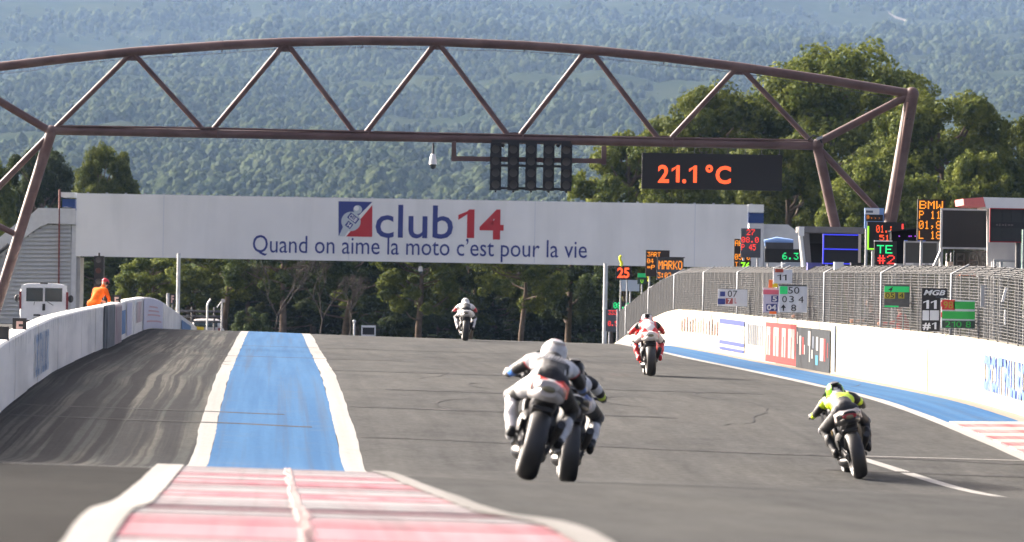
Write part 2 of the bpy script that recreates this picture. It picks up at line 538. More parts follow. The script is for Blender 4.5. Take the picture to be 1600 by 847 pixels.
def ground_material():
    m = bpy.data.materials.new('asphalt_and_verge'); n = NT(m)
    geo, u, d = nodes_uv(n.t)
    pos = geo.outputs['Position']
    fine = n.noise(pos, 9, 8, 0.75)
    mid = n.noise(pos, 0.9, 6, 0.6)
    big = n.noise(n.comb(n.math('MULTIPLY', u, 0.5), n.math('MULTIPLY', d, 0.09)), 1, 4)
    wob = n.math('MULTIPLY', n.math('SUBTRACT', n.noise(n.comb(n.math('MULTIPLY', u, 0.15), n.math('MULTIPLY', d, 0.10)), 1, 3), 0.5), 0.22)
    uw = n.math('ADD', u, wob)
    base = n.mix(n.ramp(mid, 0.35, 0.65), (0.044, 0.045, 0.045), (0.056, 0.057, 0.055))
    base = n.mix(n.ramp(big, 0.4, 0.66), base, (0.063, 0.063, 0.060))
    # rubber laid along the racing line
    rub = n.noise(n.comb(n.math('MULTIPLY', uw, 2.2), n.math('MULTIPLY', d, 0.012)), 1, 4)
    base = n.mix(n.math('MULTIPLY', n.ramp(rub, 0.48, 0.72), 0.42), base, (0.031, 0.032, 0.032))
    # pit exit lane: rows of dark tyre streaks over pale patches
    lane = n.math('MULTIPLY', n.ramp(u, -0.8, -1.0), n.ramp(u, -4.6, -4.3))
    st = n.noise(n.comb(n.math('MULTIPLY', uw, 3.6), n.math('MULTIPLY', d, 0.022)), 1, 3, 0.6)
    tan = n.noise(n.comb(n.math('MULTIPLY', uw, 1.3), n.math('MULTIPLY', d, 0.06), 4.0), 1, 3)
    lanec = n.mix(n.ramp(tan, 0.42, 0.6), (0.040, 0.043, 0.042), (0.072, 0.070, 0.062))
    lanec = n.mix(n.math('MULTIPLY', n.ramp(st, 0.46, 0.56), 0.88), lanec, (0.017, 0.018, 0.020))
    lanec = n.mix(n.math('MULTIPLY', n.ramp(n.noise(n.comb(n.math('MULTIPLY', uw, 10), n.math('MULTIPLY', d, 0.03)), 1, 2), 0.48, 0.58), 0.6), lanec, (0.016, 0.017, 0.019))
    base = n.mix(lane, base, lanec)
    # older darker asphalt before the first crest
    nl = n.ramp(u, -0.8, 1.2)
    near = n.ramp(n.math('ADD', n.math('SUBTRACT', d, n.math('MULTIPLY', nl, -2.0)), n.math('MULTIPLY', mid, 4.0)), 64, 44)
    nearc = n.mix(n.ramp(mid, 0.3, 0.7), (0.010, 0.010, 0.010), (0.014, 0.015, 0.014))
    nearc = n.mix(n.ramp(u, -0.8, 1.2), nearc, n.mix(n.ramp(big, 0.3, 0.7), (0.025, 0.027, 0.027), (0.032, 0.034, 0.033)))
    near = n.math('MULTIPLY', near, n.ramp(nl, 0, 1, 1.0, 0.35))
    base = n.mix(near, base, nearc)
    # concrete pit lane on the right
    base = n.mix(n.ramp(u, 13.1, 13.4), base, n.mix(n.ramp(mid, 0.35, 0.65), (0.106, 0.113, 0.112), (0.137, 0.144, 0.143)))
    # verge: dry grass left of the wall and far beyond the crest
    grass = n.mix(n.ramp(n.noise(pos, 0.7, 8, 0.7), 0.35, 0.65), (0.040, 0.056, 0.016), (0.121, 0.105, 0.048))
    vm = n.math('MAXIMUM', n.ramp(u, -12.5, -13.5), n.math('MAXIMUM', n.ramp(d, 296, 304), n.ramp(u, 40, 45)))
    base = n.mix(vm, base, grass)
    tint = n.grey(n.ramp(fine, 0.25, 0.75, 0.70, 1.30))
    base = n.mix(1.0, base, tint, 'MULTIPLY')
    blot = n.noise(n.comb(n.math('MULTIPLY', u, 2.6), n.math('MULTIPLY', d, 0.22), 9.0), 1, 7, 0.7)
    n.link(n.mix(1.0, base, n.grey(n.ramp(blot, 0.3, 0.7, 0.86, 1.14)), 'MULTIPLY'), n.b.inputs['Base Color'])
    n.b.inputs['Roughness'].default_value = 0.9
    n.b.inputs['Specular IOR Level'].default_value = 0.04
    n.bump(fine, 0.5, 0.008)
    return m

def paint_material(name, c0, c1, worn=(0.17, 0.16, 0.15), wear=0.4, streak=True, rubber=0.25):
    m = bpy.data.materials.new(name); n = NT(m)
    geo, u, d = nodes_uv(n.t); pos = geo.outputs['Position']
    a = n.noise(n.comb(n.math('MULTIPLY', u, 4.0), n.math('MULTIPLY', d, 0.05)), 1, 5)
    b = n.noise(pos, 1.3, 8, 0.7)
    f = n.noise(pos, 14, 6, 0.7)
    c = n.mix(n.ramp(a, 0.3, 0.7), c0, c1)
    c = n.mix(n.math('MULTIPLY', n.ramp(b, 0.5, 0.75), wear), c, worn)
    c = n.mix(n.math('MULTIPLY', n.ramp(n.noise(n.comb(n.math('MULTIPLY', u, 7.0), n.math('MULTIPLY', d, 0.03), 3.0), 1, 4), 0.5, 0.7), rubber), c, (0.06, 0.06, 0.065))
    n.link(n.mix(1.0, c, n.grey(n.ramp(f, 0.2, 0.8, 0.86, 1.12)), 'MULTIPLY'), n.b.inputs['Base Color'])
    n.b.inputs['Roughness'].default_value = 0.85
    n.b.inputs['Specular IOR Level'].default_value = 0.04
    n.bump(f, 0.3, 0.006)
    return m

MG = ground_material()
mb = MB()
rows = list(range(-40, 400)) + list(range(400, 1501, 50))
cols = [-420, -120, -60, -40, -20, -13, -9, -6, -4.3, -2, 0, 3, 6, 9, 12.75, 14, 20, 28, 40, 60, 120, 420]
vs = [(u - TY * d, d, Gexact(u, d)) for d in rows for u in cols]
nc = len(cols)
fs = [(i * nc + j, i * nc + j + 1, (i + 1) * nc + j + 1, (i + 1) * nc + j) for i in range(len(rows) - 1) for j in range(nc - 1)]
mb.add(vs, fs, 0, True)
tag(mb.build('ground', MG), 'grey asphalt race track rolling over a crest', None, None, 'structure')

def sheet(name, u0, u1, d0, d1, m, lift, kind='structure', wob=0.0, seed=0, parent=None, label=None, nu=1):
    """a painted sheet lying on the ground between two lines u0(d), u1(d)."""
    f0 = u0 if callable(u0) else (lambda d: u0)
    f1 = u1 if callable(u1) else (lambda d: u1)
    ds = [d0] + [d for d in range(math.floor(d0) + 1, math.ceil(d1))] + [d1]
    mb = MB(); vs = []
    for d in ds:
        w = wob * noise.noise((d * 0.35, seed * 7.1, 0.3)) + wob * 0.6 * noise.noise((d * 1.1, seed * 3.3, 5.3))
        w2 = wob * noise.noise((d * 0.35, seed * 7.1 + 20, 0.3)) + wob * 0.6 * noise.noise((d * 1.1, seed * 3.3 + 9, 5.3))
        a, b = f0(d) + w, f1(d) + w2
        for j in range(nu + 1):
            vs.append(W(a + (b - a) * j / nu, d, lift))
    n = nu + 1
    mb.add(vs, [(i * n + j, i * n + j + 1, (i + 1) * n + j + 1, (i + 1) * n + j) for i in range(len(ds) - 1) for j in range(nu)], 0, True)
    o = mb.build(name, m, parent)
    if kind and parent is None: tag(o, label, None, None, kind)
    return o

M_bluepaint = paint_material('blue_road_paint', (0.023, 0.083, 0.187), (0.037, 0.109, 0.223), worn=(0.081, 0.109, 0.151), wear=0.4, rubber=0.3)
M_whitepaint = paint_material('white_road_paint', (0.253, 0.250, 0.237), (0.302, 0.299, 0.286), wear=0.25, rubber=0.1)
M_thinpaint = paint_material('worn_white_road_paint', (0.171, 0.168, 0.159), (0.225, 0.220, 0.212), wear=0.7, rubber=0.2)
M_redpaint = paint_material('red_road_paint', (0.26, 0.075, 0.085), (0.33, 0.17, 0.17), worn=(0.33, 0.28, 0.27), wear=0.8, rubber=0.2)
M_beige = paint_material('beige_concrete_strip', (0.216, 0.190, 0.154), (0.268, 0.237, 0.196), wear=0.3, rubber=0.05)
M_tarshadow = paint_material('dark_tar_shadow_line', (0.033, 0.033, 0.034), (0.053, 0.053, 0.054), wear=0.5, rubber=0.0)

sheet('blue_stripe', -0.79, 0.93, 45.5, 190, M_bluepaint, 0.004, wob=0.012, seed=1, label='blue painted stripe between the pit exit and the track', nu=6)
sheet('white_line', -1.03, -0.79, 45.5, 190, M_whitepaint, 0.004, wob=0.022, seed=2, label='white edge line on the left of the blue stripe')
sheet('white_line', 0.93, 1.21, 45.5, 190, M_whitepaint, 0.004, wob=0.028, seed=3, label='white edge line on the right of the blue stripe')
sheet('blue_stripe', 11.1, 12.45, 83, 203, M_bluepaint, 0.004, wob=0.02, seed=4, label='blue painted band along the foot of the pit wall', nu=4)
sheet('white_line', 10.86, 11.1, 60, 203, M_whitepaint, 0.004, wob=0.02, seed=5, label='white edge line beside the blue band of the pit wall')
sheet('concrete_strip', 12.45, 12.78, 60, 203, M_beige, 0.004, wob=0.02, seed=6, label='beige concrete strip along the foot of the pit wall')
# grid box lines on the right of the track
mb = MB()
def ribbon(mb, a, b, w, lift, n=12):
    a = Vector(a); b = Vector(b); t = (b - a).normalized(); q = Vector((-t.y, t.x)) * w / 2
    vs = []
    for i in range(n + 1):
        p = a.lerp(b, i / n)
        for s in (-1, 1):
            uu, dd = p.x + q.x * s, p.y + q.y * s
            vs.append(W(uu, dd, lift))
    mb.add(vs, [(2 * i, 2 * i + 1, 2 * i + 3, 2 * i + 2) for i in range(n)], 0, True)
ribbon(mb, (8.35, 73.3), (9.32, 64.6), 0.20, 0.005)
tag(mb.build('grid_line', M_whitepaint), 'thick white diagonal line of the grid box', None, None, 'structure')
mb = MB(); ribbon(mb, (8.45, 73.4), (12.4, 74.2), 0.16, 0.006)
tag(mb.build('grid_line', M_thinpaint), 'thin white line across the grid box', None, None, 'structure')
mb = MB(); ribbon(mb, (7.6, 64.4), (8.9, 64.2), 0.12, 0.005)
ribbon(mb, (2.4, 46.2), (7.0, 46.4), 0.10, 0.005, 30)
tag(mb.build('worn_paint_marks', M_thinpaint), 'worn white paint marks on the asphalt', None, None, 'structure')
# sealed joints across the track, plus two painted shadow lines on the left lane
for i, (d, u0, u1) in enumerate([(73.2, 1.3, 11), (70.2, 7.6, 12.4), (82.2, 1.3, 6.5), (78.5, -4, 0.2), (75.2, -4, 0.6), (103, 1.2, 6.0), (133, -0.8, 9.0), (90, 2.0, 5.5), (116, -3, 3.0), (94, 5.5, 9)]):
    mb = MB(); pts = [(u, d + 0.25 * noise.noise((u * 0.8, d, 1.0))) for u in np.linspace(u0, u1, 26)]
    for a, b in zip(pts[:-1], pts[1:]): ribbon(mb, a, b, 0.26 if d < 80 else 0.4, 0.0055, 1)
    tag(mb.build('seam_shadow_line', M_tarshadow), 'dark line among the sealed joints and painted shadows across the asphalt', None, None, 'structure')
# looping skid marks
for i, (u, d, r) in enumerate([(5.4, 99, 0.9), (0.0, 107, 1.1), (6.4, 88, 0.7), (3.6, 84, 0.9), (8.2, 92, 0.6), (4.2, 94, 0.6)]):
    mb = MB(); pts = [(u + r * cos(a), d + r * 3.2 * sin(a)) for a in np.linspace(1.2, 4.6, 22)]
    for a, b in zip(pts[:-1], pts[1:]): ribbon(mb, a, b, 0.055, 0.0065, 1)
    tag(mb.build('skid_mark', M_tarshadow), 'thin curved black tyre mark on the asphalt', None, None, 'structure')
# fine wandering cracks
CR = random.Random(12)
for i in range(7):
    u = CR.uniform(1.6, 9.5); d = CR.uniform(66, 128); an = CR.uniform(-0.5, 0.5); pts = []
    for k in range(16):
        pts.append((u, d)); u += 0.22 * cos(an); d += 0.9 * sin(an) + CR.uniform(-0.25, 0.25); an += CR.uniform(-0.5, 0.5)
    mb = MB()
    for a, b in zip(pts[:-1], pts[1:]): ribbon(mb, a, b, 0.028, 0.0062, 1)
    tag(mb.build('crack', M_tarshadow), 'fine dark crack wandering over the asphalt', None, None, 'structure')
# asphalt joint at the first crest, left
mb = MB()
pts = [(u, 45.6 + 0.1 * noise.noise((u, 3, 1))) for u in np.linspace(-4, -1.0, 14)]
for a, b in zip(pts[:-1], pts[1:]): ribbon(mb, a, b, 0.35, 0.0055, 1)
tag(mb.build('asphalt_joint', paint_material('pale_joint', (0.2, 0.2, 0.2), (0.26, 0.26, 0.26))), 'pale joint between old and new asphalt', None, None, 'structure')

# ---------------------------------------------------------------- foreground kerb
def kerb_edges(d):
    return -0.93 + 0.2 * (45.5 - d) / 25, 0.15 + 0.0 * d, 0.97 + 0.30 * max(0, (46 - d) / 25) ** 0.8
M_kerbred = paint_material('scuffed_kerb_red', (0.30, 0.12, 0.145), (0.32, 0.20, 0.215), worn=(0.29, 0.265, 0.27), wear=1.0, rubber=0.25)
M_kerbwhite = paint_material('scuffed_kerb_white', (0.261, 0.261, 0.266), (0.266, 0.225, 0.234), worn=(0.234, 0.171, 0.184), wear=0.7, rubber=0.22)
kroot = thing('kerb', 'low red and white kerb, scuffed and worn, in the foreground', 'kerb', W(0, 30))
KR = random.Random(3)
d = 10.0; k = 0
while d < 45.2:
    L = KR.choice([0.9, 1.1, 1.3, 1.7]); e = min(d + L, 45.4)
    mb = MB()
    for side in (0, 1):
        l0, c0, r0 = kerb_edges(d); l1, c1, r1 = kerb_edges(e)
        a0, b0 = (l0, c0 - 0.02) if side == 0 else (c0 + 0.02, r0)
        a1, b1 = (l1, c1 - 0.02) if side == 0 else (c1 + 0.02, r1)
        h0, h1 = 0.036, 0.031           # each block slopes down towards the next one
        t = 0.012 if side else 0.0
        top = [W(a0, d + 0.03, h0), W(b0, d + 0.03, h0), W(b1, e - 0.03, h1), W(a1, e - 0.03, h1)]
        bot = [W(a0, d + 0.03, -0.05), W(b0, d + 0.03, -0.05), W(b1, e - 0.03, -0.05), W(a1, e - 0.03, -0.05)]
        mb.add(top + bot, [(0, 1, 2, 3), (0, 4, 5, 1), (1, 5, 6, 2), (2, 6, 7, 3), (3, 7, 4, 0)], 0)
    mb.build('kerb_block', M_kerbred if KR.random() < 0.45 else M_kerbwhite, kroot)
    d = e; k += 1
# joint filled with stones and the white painted shoulder
mb = MB()
for i in range(420):
    d = 10 + 35.2 * (i + KR.random() * 0.6) / 420
    mb.ell(W(0.15 + KR.uniform(-0.025, 0.025), d, 0.03), (KR.uniform(0.010, 0.02), KR.uniform(0.015, 0.03), KR.uniform(0.010, 0.02)), 6, 4, 0)
o = mb.build('rough_joint', paint_material('stone_joint', (0.55, 0.5, 0.46), (0.6, 0.4, 0.38)), kroot); o['kind'] = 'stuff'
sh = sheet('painted_shoulder', lambda d: -1.0 + 0.23 * (45.5 - d) / 25, lambda d: -0.76 + 0.17 * (45.5 - d) / 25, 10, 45.5, M_whitepaint, 0.042, wob=0.012, seed=8, parent=None, kind='structure', label='white painted shoulder along the left of the foreground kerb')
sh2 = sheet('painted_shoulder', lambda d: kerb_edges(d)[2] - 0.10, lambda d: kerb_edges(d)[2] + 0.05, 10, 45.3, M_thinpaint, 0.045, wob=0.02, seed=9, kind='structure', label='white painted shoulder along the right of the foreground kerb')
# red and white kerb by the pit wall
k2 = thing('kerb', 'red and white kerb beside the pit wall on the right', 'kerb', W(11.8, 78))
d = 66.0; k = 0
while d < 83:
    e = d + 0.85; mb = MB()
    top = [W(11.1, d + 0.02, 0.03), W(12.45, d + 0.02, 0.07), W(12.45, e - 0.02, 0.07), W(11.1, e - 0.02, 0.03)]
    mb.add(top + [p - Vector((0, 0, 0.12)) for p in top], [(0, 1, 2, 3), (0, 4, 5, 1), (1, 5, 6, 2), (2, 6, 7, 3), (3, 7, 4, 0)], 0)
    mb.build('kerb_block', M_redpaint if k % 2 else M_whitepaint, k2); d = e; k += 1

# ---------------------------------------------------------------- hills with woods
def hill_px(u_ang, d):
    """terrain height; u_ang = x / d."""
    px = 800 + u_ang * F
    L = sstep(420, -200, px)
    ext = 0.03 * sstep(1900, 2600, px) - 0.02 * sstep(-300, -1200, px)
    ang = TERR(d)
    n1 = noise.fractal((u_ang * 22 + 5, d / 1400, 2.0), 0.8, 2.0, 5)
    n2 = noise.fractal((u_ang * 90 + 9, d / 360, 7.0), 0.8, 2.0, 4)
    amp = sstep(1000, 3000, d)
    ang += (0.0035 * n1 + 0.0011 * n2) * amp
    ang -= 0.016 * L * exp(-((d - 5500) / 640.0) ** 2)
    ang -= 0.006 * (1 - L) * exp(-((d - 6600 - 4400 * (u_ang + 0.02)) / 400.0) ** 2)
    return CZ - 5.0 * (1 - sstep(400, 2000, d)) + ang * d
TERR = pchip([(300, 0), (1100, 0.0), (2000, 0.007), (3000, 0.0195), (4000, 0.031), (5200, 0.043), (6800, 0.054), (8400, 0.0625), (9600, 0.067)])
hd = [420 * (9600 / 420.0) ** (i / 150.0) for i in range(151)]
ha = [-0.36 + 0.72 * i / 180 for i in range(181)]
mb = MB()
vs = []
for d in hd:
    for a in ha:
        vs.append((a * d, d, hill_px(a, d)))
nc = len(ha)
mb.add(vs, [(i * nc + j, i * nc + j + 1, (i + 1) * nc + j + 1, (i + 1) * nc + j) for i in range(len(hd) - 1) for j in range(nc - 1)], 0, True)
m = bpy.data.materials.new('garrigue_hillside'); n = NT(m)
geo = n.t.nodes.new('ShaderNodeNewGeometry'); pos = geo.outputs['Position']
c = n.mix(n.ramp(n.noise(pos, 0.012, 8, 0.7), 0.35, 0.65), (0.018, 0.026, 0.012), (0.032, 0.038, 0.018))
c = n.mix(n.math('MULTIPLY', n.ramp(n.noise(pos, 0.028, 9, 0.75), 0.60, 0.72), 0.5), c, (0.075, 0.07, 0.06))
n.link(c, n.b.inputs['Base Color']); n.b.inputs['Roughness'].default_value = 0.95; n.b.inputs['Specular IOR Level'].default_value = 0.0
n.bump(n.noise(pos, 0.25, 6, 0.7), 1.0, 1.5)
tag(mb.build('hills', m), 'steep wooded hillside fading blue in the haze', None, None, 'structure')

# crowns scattered over the hillside, one mass of trees nobody could count
def crown_material(name, c0, c1, nscale, trans=0.25):
    m = bpy.data.materials.new(name); n = NT(m)
    oi = n.t.nodes.new('ShaderNodeObjectInfo')
    geo = n.t.nodes.new('ShaderNodeNewGeometry')
    f = n.noise(geo.outputs['Position'], nscale, 4, 0.6)
    c = n.mix(n.ramp(f, 0.35, 0.65), c0, c1)
    c = n.mix(1.0, c, n.grey(n.ramp(oi.outputs['Random'], 0, 1, 0.7, 1.35)), 'MULTIPLY')
    n.link(c, n.b.inputs['Base Color']); n.b.inputs['Roughness'].default_value = 0.8
    n.b.inputs['Specular IOR Level'].default_value = 0.02
    if trans:
        tr = n.t.nodes.new('ShaderNodeBsdfTranslucent'); n.link(c, tr.inputs[0])
        mx = n.t.nodes.new('ShaderNodeMixShader'); mx.inputs[0].default_value = trans
        out = [x for x in n.t.nodes if x.type == 'OUTPUT_MATERIAL'][0]
        n.link(n.b.outputs[0], mx.inputs[1]); n.link(tr.outputs[0], mx.inputs[2]); n.link(mx.outputs[0], out.inputs[0])
    return m

def scatter(name, pts, scales, m, label, variants=5, subdiv=3, amp=0.9, squash=1.0, seed=0):
    me = bpy.data.meshes.new(name)
    me.from_pydata(pts, [], [])
    at = me.attributes.new('s', 'FLOAT', 'POINT'); at.data.foreach_set('value', scales)
    me.materials.append(m)
    o = bpy.data.objects.new(name, me); COL.objects.link(o)
    g = bpy.data.node_groups.new(name, 'GeometryNodeTree')
    g.interface.new_socket('Geometry', in_out='INPUT', socket_type='NodeSocketGeometry')
    g.interface.new_socket('Geometry', in_out='OUTPUT', socket_type='NodeSocketGeometry')
    N = g.nodes.new; L = g.links.new
    gi = N('NodeGroupInput'); go = N('NodeGroupOutput')
    g2i = N('GeometryNodeGeometryToInstance')
    rr = random.Random(seed + 11)
    for v in range(variants):
        ic = N('GeometryNodeMeshIcoSphere'); ic.inputs['Subdivisions'].default_value = subdiv; ic.inputs['Radius'].default_value = 1
        sp = N('GeometryNodeSetPosition')
        nz = N('ShaderNodeTexNoise'); nz.noise_dimensions = '4D'
        nz.inputs['W'].default_value = v * 5.3 + seed; nz.inputs['Scale'].default_value = 2.6; nz.inputs['Detail'].default_value = 3; nz.inputs['Roughness'].default_value = 0.75
        nrm = N('GeometryNodeInputNormal')
        mm = N('ShaderNodeMath'); mm.operation = 'SUBTRACT'; mm.inputs[1].default_value = 0.5; L(nz.outputs['Fac'], mm.inputs[0])
        m2 = N('ShaderNodeMath'); m2.operation = 'MULTIPLY'; m2.inputs[1].default_value = amp * 2; L(mm.outputs[0], m2.inputs[0])
        vm = N('ShaderNodeVectorMath'); vm.operation = 'SCALE'; L(nrm.outputs[0], vm.inputs[0]); L(m2.outputs[0], vm.inputs['Scale'])
        L(ic.outputs['Mesh'], sp.inputs['Geometry']); L(vm.outputs[0], sp.inputs['Offset'])
        tf = N('GeometryNodeTransform'); tf.inputs['Scale'].default_value = (rr.uniform(0.85, 1.1), rr.uniform(0.85, 1.1), rr.uniform(0.8, 1.25) * squash)
        tf.inputs['Translation'].default_value = (0, 0, 0.75 * squash)
        ss = N('GeometryNodeSetShadeSmooth'); sm = N('GeometryNodeSetMaterial'); sm.inputs['Material'].default_value = m
        L(sp.outputs[0], tf.inputs[0]); L(tf.outputs[0], ss.inputs[0]); L(ss.outputs[0], sm.inputs['Geometry']); L(sm.outputs[0], g2i.inputs[0])
    iop = N('GeometryNodeInstanceOnPoints'); iop.inputs['Pick Instance'].default_value = True
    na = N('GeometryNodeInputNamedAttribute'); na.data_type = 'FLOAT'; na.inputs['Name'].default_value = 's'
    rv = N('FunctionNodeRandomValue'); rv.data_type = 'FLOAT_VECTOR'; rv.inputs[0].default_value = (0, 0, 0); rv.inputs[1].default_value = (0.15, 0.15, 6.28)
    ri = N('FunctionNodeRandomValue'); ri.data_type = 'INT'; ri.inputs['Min'].default_value = 0
    for sk in ri.inputs:
        if sk.type == 'INT' and sk.name == 'Max': sk.default_value = variants - 1
        if sk.type == 'INT' and sk.name == 'Min': sk.default_value = 0
    L(gi.outputs[0], iop.inputs['Points']); L(g2i.outputs[0], iop.inputs['Instance'])
    L(na.outputs[0], iop.inputs['Scale']); L(rv.outputs[0], iop.inputs['Rotation'])
    L([q for q in ri.outputs if q.type == 'INT'][0], iop.inputs['Instance Index'])
    L(iop.outputs[0], go.inputs[0])
    md = o.modifiers.new('scatter', 'NODES'); md.node_group = g
    return tag(o, label, None, None, 'stuff')

SR = random.Random(21)
pts = []; sc = []
HOUSE_D = 3500.0
hp = P(595, 240, HOUSE_D)
def sow(d0, d1, step, half, keep, smin, smax):
    d = d0
    while d < d1:
        x = -half * d
        while x < half * d:
            xx = x + SR.uniform(-0.5, 0.5) * step; dd = d + SR.uniform(-0.5, 0.5) * step
            a = xx / dd
            dens = 0.45 + 1.3 * noise.fractal((xx / 260, dd / 340, 3.0), 1.0, 2.0, 4)
            px = 800 + a * F
            dens += 0.2 * sstep(5200, 3000, dd) - 0.35 * sstep(5000, 6400, dd) * sstep(500, 0, px)
            # clearing with a track on the middle slope
            if abs(dd - 4160 + 0.15 * xx) < 52 and -240 < xx < 240: dens -= 0.55
            if abs(xx - hp.x) < 24 and HOUSE_D - 120 < dd < HOUSE_D + 24: dens = -1
            if SR.random() < dens * keep:
                pts.append((xx, dd, hill_px(a, dd) - 1.0)); sc.append((smin + (smax - smin) * SR.random() ** 1.8) * (0.75 + 0.5 * sstep(-0.3, 0.4, noise.noise((xx / 90, dd / 120, 8.0)))))
            x += step
        d += step
sow(1900, 3400, 6.6, 0.14, 1.5, 1.5, 4.6)
sow(3400, 5400, 8.0, 0.135, 1.4, 1.6, 4.6)
sow(5400, 9500, 13.5, 0.13, 1.25, 2.2, 6.5)
M_hilltree = crown_material('hill_pine_foliage', (0.027, 0.042, 0.017), (0.068, 0.083, 0.034), 0.12)
scatter('hillside_forest', pts, sc, M_hilltree, 'pine woods covering the hillside', amp=0.75, subdiv=4, squash=1.15)
NH = len(pts)
# the wood behind the first rows of trees, hiding the foot of the hills
pts = []; sc = []
for i in range(1700):
    d = SR.uniform(430, 1100); a = SR.uniform(-0.17, 0.17)
    s = SR.uniform(1.8, 3.2)
    pts.append((a * d, d, -2.6 + SR.uniform(0, 1.2) + 0.003 * (d - 430))); sc.append(s)
M_wood = crown_material('dark_wood_foliage', (0.022, 0.036, 0.015), (0.06, 0.075, 0.027), 0.5)
scatter('pine_wood', pts, sc, M_wood, 'dense pine wood at the foot of the hills', amp=0.9, squash=1.5, seed=3)

# pale track on the upper slope
mb = MB()
tp = [(1388, 27), (1398, 33), (1412, 38), (1428, 44)]
def hill_hit(px, py):
    lo = None; d = 900.0
    while d < 9500:
        p = P(px, py, d)
        if p.z < hill_px(p.x / d, d): return d
        d += 6
    return 9000
hh = [P(px, py, hill_hit(px, py)) for px, py in tp]
vs = []
for p in hh:
    a = p.x / p.y
    for s in (-1, 1):
        dd = p.y + s * 16
        vs.append((p.x, dd, hill_px(a, dd) + 6))
mb.add(vs, [(2 * i, 2 * i + 1, 2 * i + 3, 2 * i + 2) for i in range(len(hh) - 1)])
tag(mb.build('dirt_track', mat('pale_dirt', (0.13, 0.115, 0.095), 0.95)), 'pale dirt track on the upper hillside', None, None, 'structure')

# the pink house on the slope
hr = thing('house', 'pink house with a red gabled roof among the trees of the slope', 'house', (hp.x, HOUSE_D, hill_px(hp.x / HOUSE_D, HOUSE_D)))
HZ = hr.location.z; hk = HOUSE_D / F
M_pink = mat('pink_render', (0.6, 0.42, 0.36), 0.9, var=0.1)
M_tile = mat('red_roof_tiles', (0.5, 0.16, 0.12), 0.85, var=0.15, scale=1)
ztop = P(590, 226, HOUSE_D).z; zev = P(590, 236, HOUSE_D).z
def hx(px): return P(px, 240, HOUSE_D).x
mb = MB(); mb.box(((hx(575) + hx(612)) / 2, HOUSE_D + 8, (HZ - 3 + zev) / 2), (hx(612) - hx(575), 16, zev - HZ + 3)); mb.box(((hx(562) + hx(575)) / 2, HOUSE_D + 3, (HZ - 3 + zev - 1.6) / 2), (hx(575) - hx(562), 6, zev - HZ + 1.4)); mb.build('wall', M_pink, hr)
mb = MB()
x0, x1 = hx(573), hx(614); xm = hx(586)
mb.prism([(x0, zev), (x0 + 0.2, zev + 0.3), (xm, ztop), (x1 - 1.5, ztop - 0.3), (x1, zev + 0.3), (x1, zev)], HOUSE_D - 0.6, HOUSE_D + 16.6)
mb.build('roof', M_tile, hr)
mb = MB(); mb.prism([(hx(560), zev - 1.6), (hx(575), zev), (hx(575), zev - 0.4), (hx(560), zev - 2.0)], HOUSE_D - 0.6, HOUSE_D + 6.5); mb.build('porch_roof', M_tile, hr)
for px in (580, 590, 602):
    mb = MB(); mb.box((hx(px), HOUSE_D - 0.03, zev - 2.2), (1.8, 0.12, 2.2)); mb.build('window', M_glass, hr)

# ---------------------------------------------------------------- pines one can tell apart
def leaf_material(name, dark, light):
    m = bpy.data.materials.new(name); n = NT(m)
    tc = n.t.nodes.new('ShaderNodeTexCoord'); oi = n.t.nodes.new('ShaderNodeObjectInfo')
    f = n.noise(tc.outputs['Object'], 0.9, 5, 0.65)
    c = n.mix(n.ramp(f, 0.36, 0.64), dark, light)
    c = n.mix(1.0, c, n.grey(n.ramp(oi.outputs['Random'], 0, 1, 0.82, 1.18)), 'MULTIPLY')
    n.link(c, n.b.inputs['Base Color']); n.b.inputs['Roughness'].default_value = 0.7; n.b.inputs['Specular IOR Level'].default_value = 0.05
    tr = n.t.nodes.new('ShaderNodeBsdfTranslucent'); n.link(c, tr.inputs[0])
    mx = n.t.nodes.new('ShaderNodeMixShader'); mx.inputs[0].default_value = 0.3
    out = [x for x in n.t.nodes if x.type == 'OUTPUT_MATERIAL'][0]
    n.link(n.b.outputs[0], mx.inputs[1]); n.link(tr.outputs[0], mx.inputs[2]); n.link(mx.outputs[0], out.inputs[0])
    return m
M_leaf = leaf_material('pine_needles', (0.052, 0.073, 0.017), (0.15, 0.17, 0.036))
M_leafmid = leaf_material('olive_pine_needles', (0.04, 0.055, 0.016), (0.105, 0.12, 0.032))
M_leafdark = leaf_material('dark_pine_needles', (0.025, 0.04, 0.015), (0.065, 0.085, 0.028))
M_bark = mat('pine_bark', (0.13, 0.10, 0.08), 0.95, var=0.3, scale=3, bump=0.6)
M_palebark = mat('dead_wood', (0.055, 0.048, 0.043), 0.95, var=0.25, scale=3)

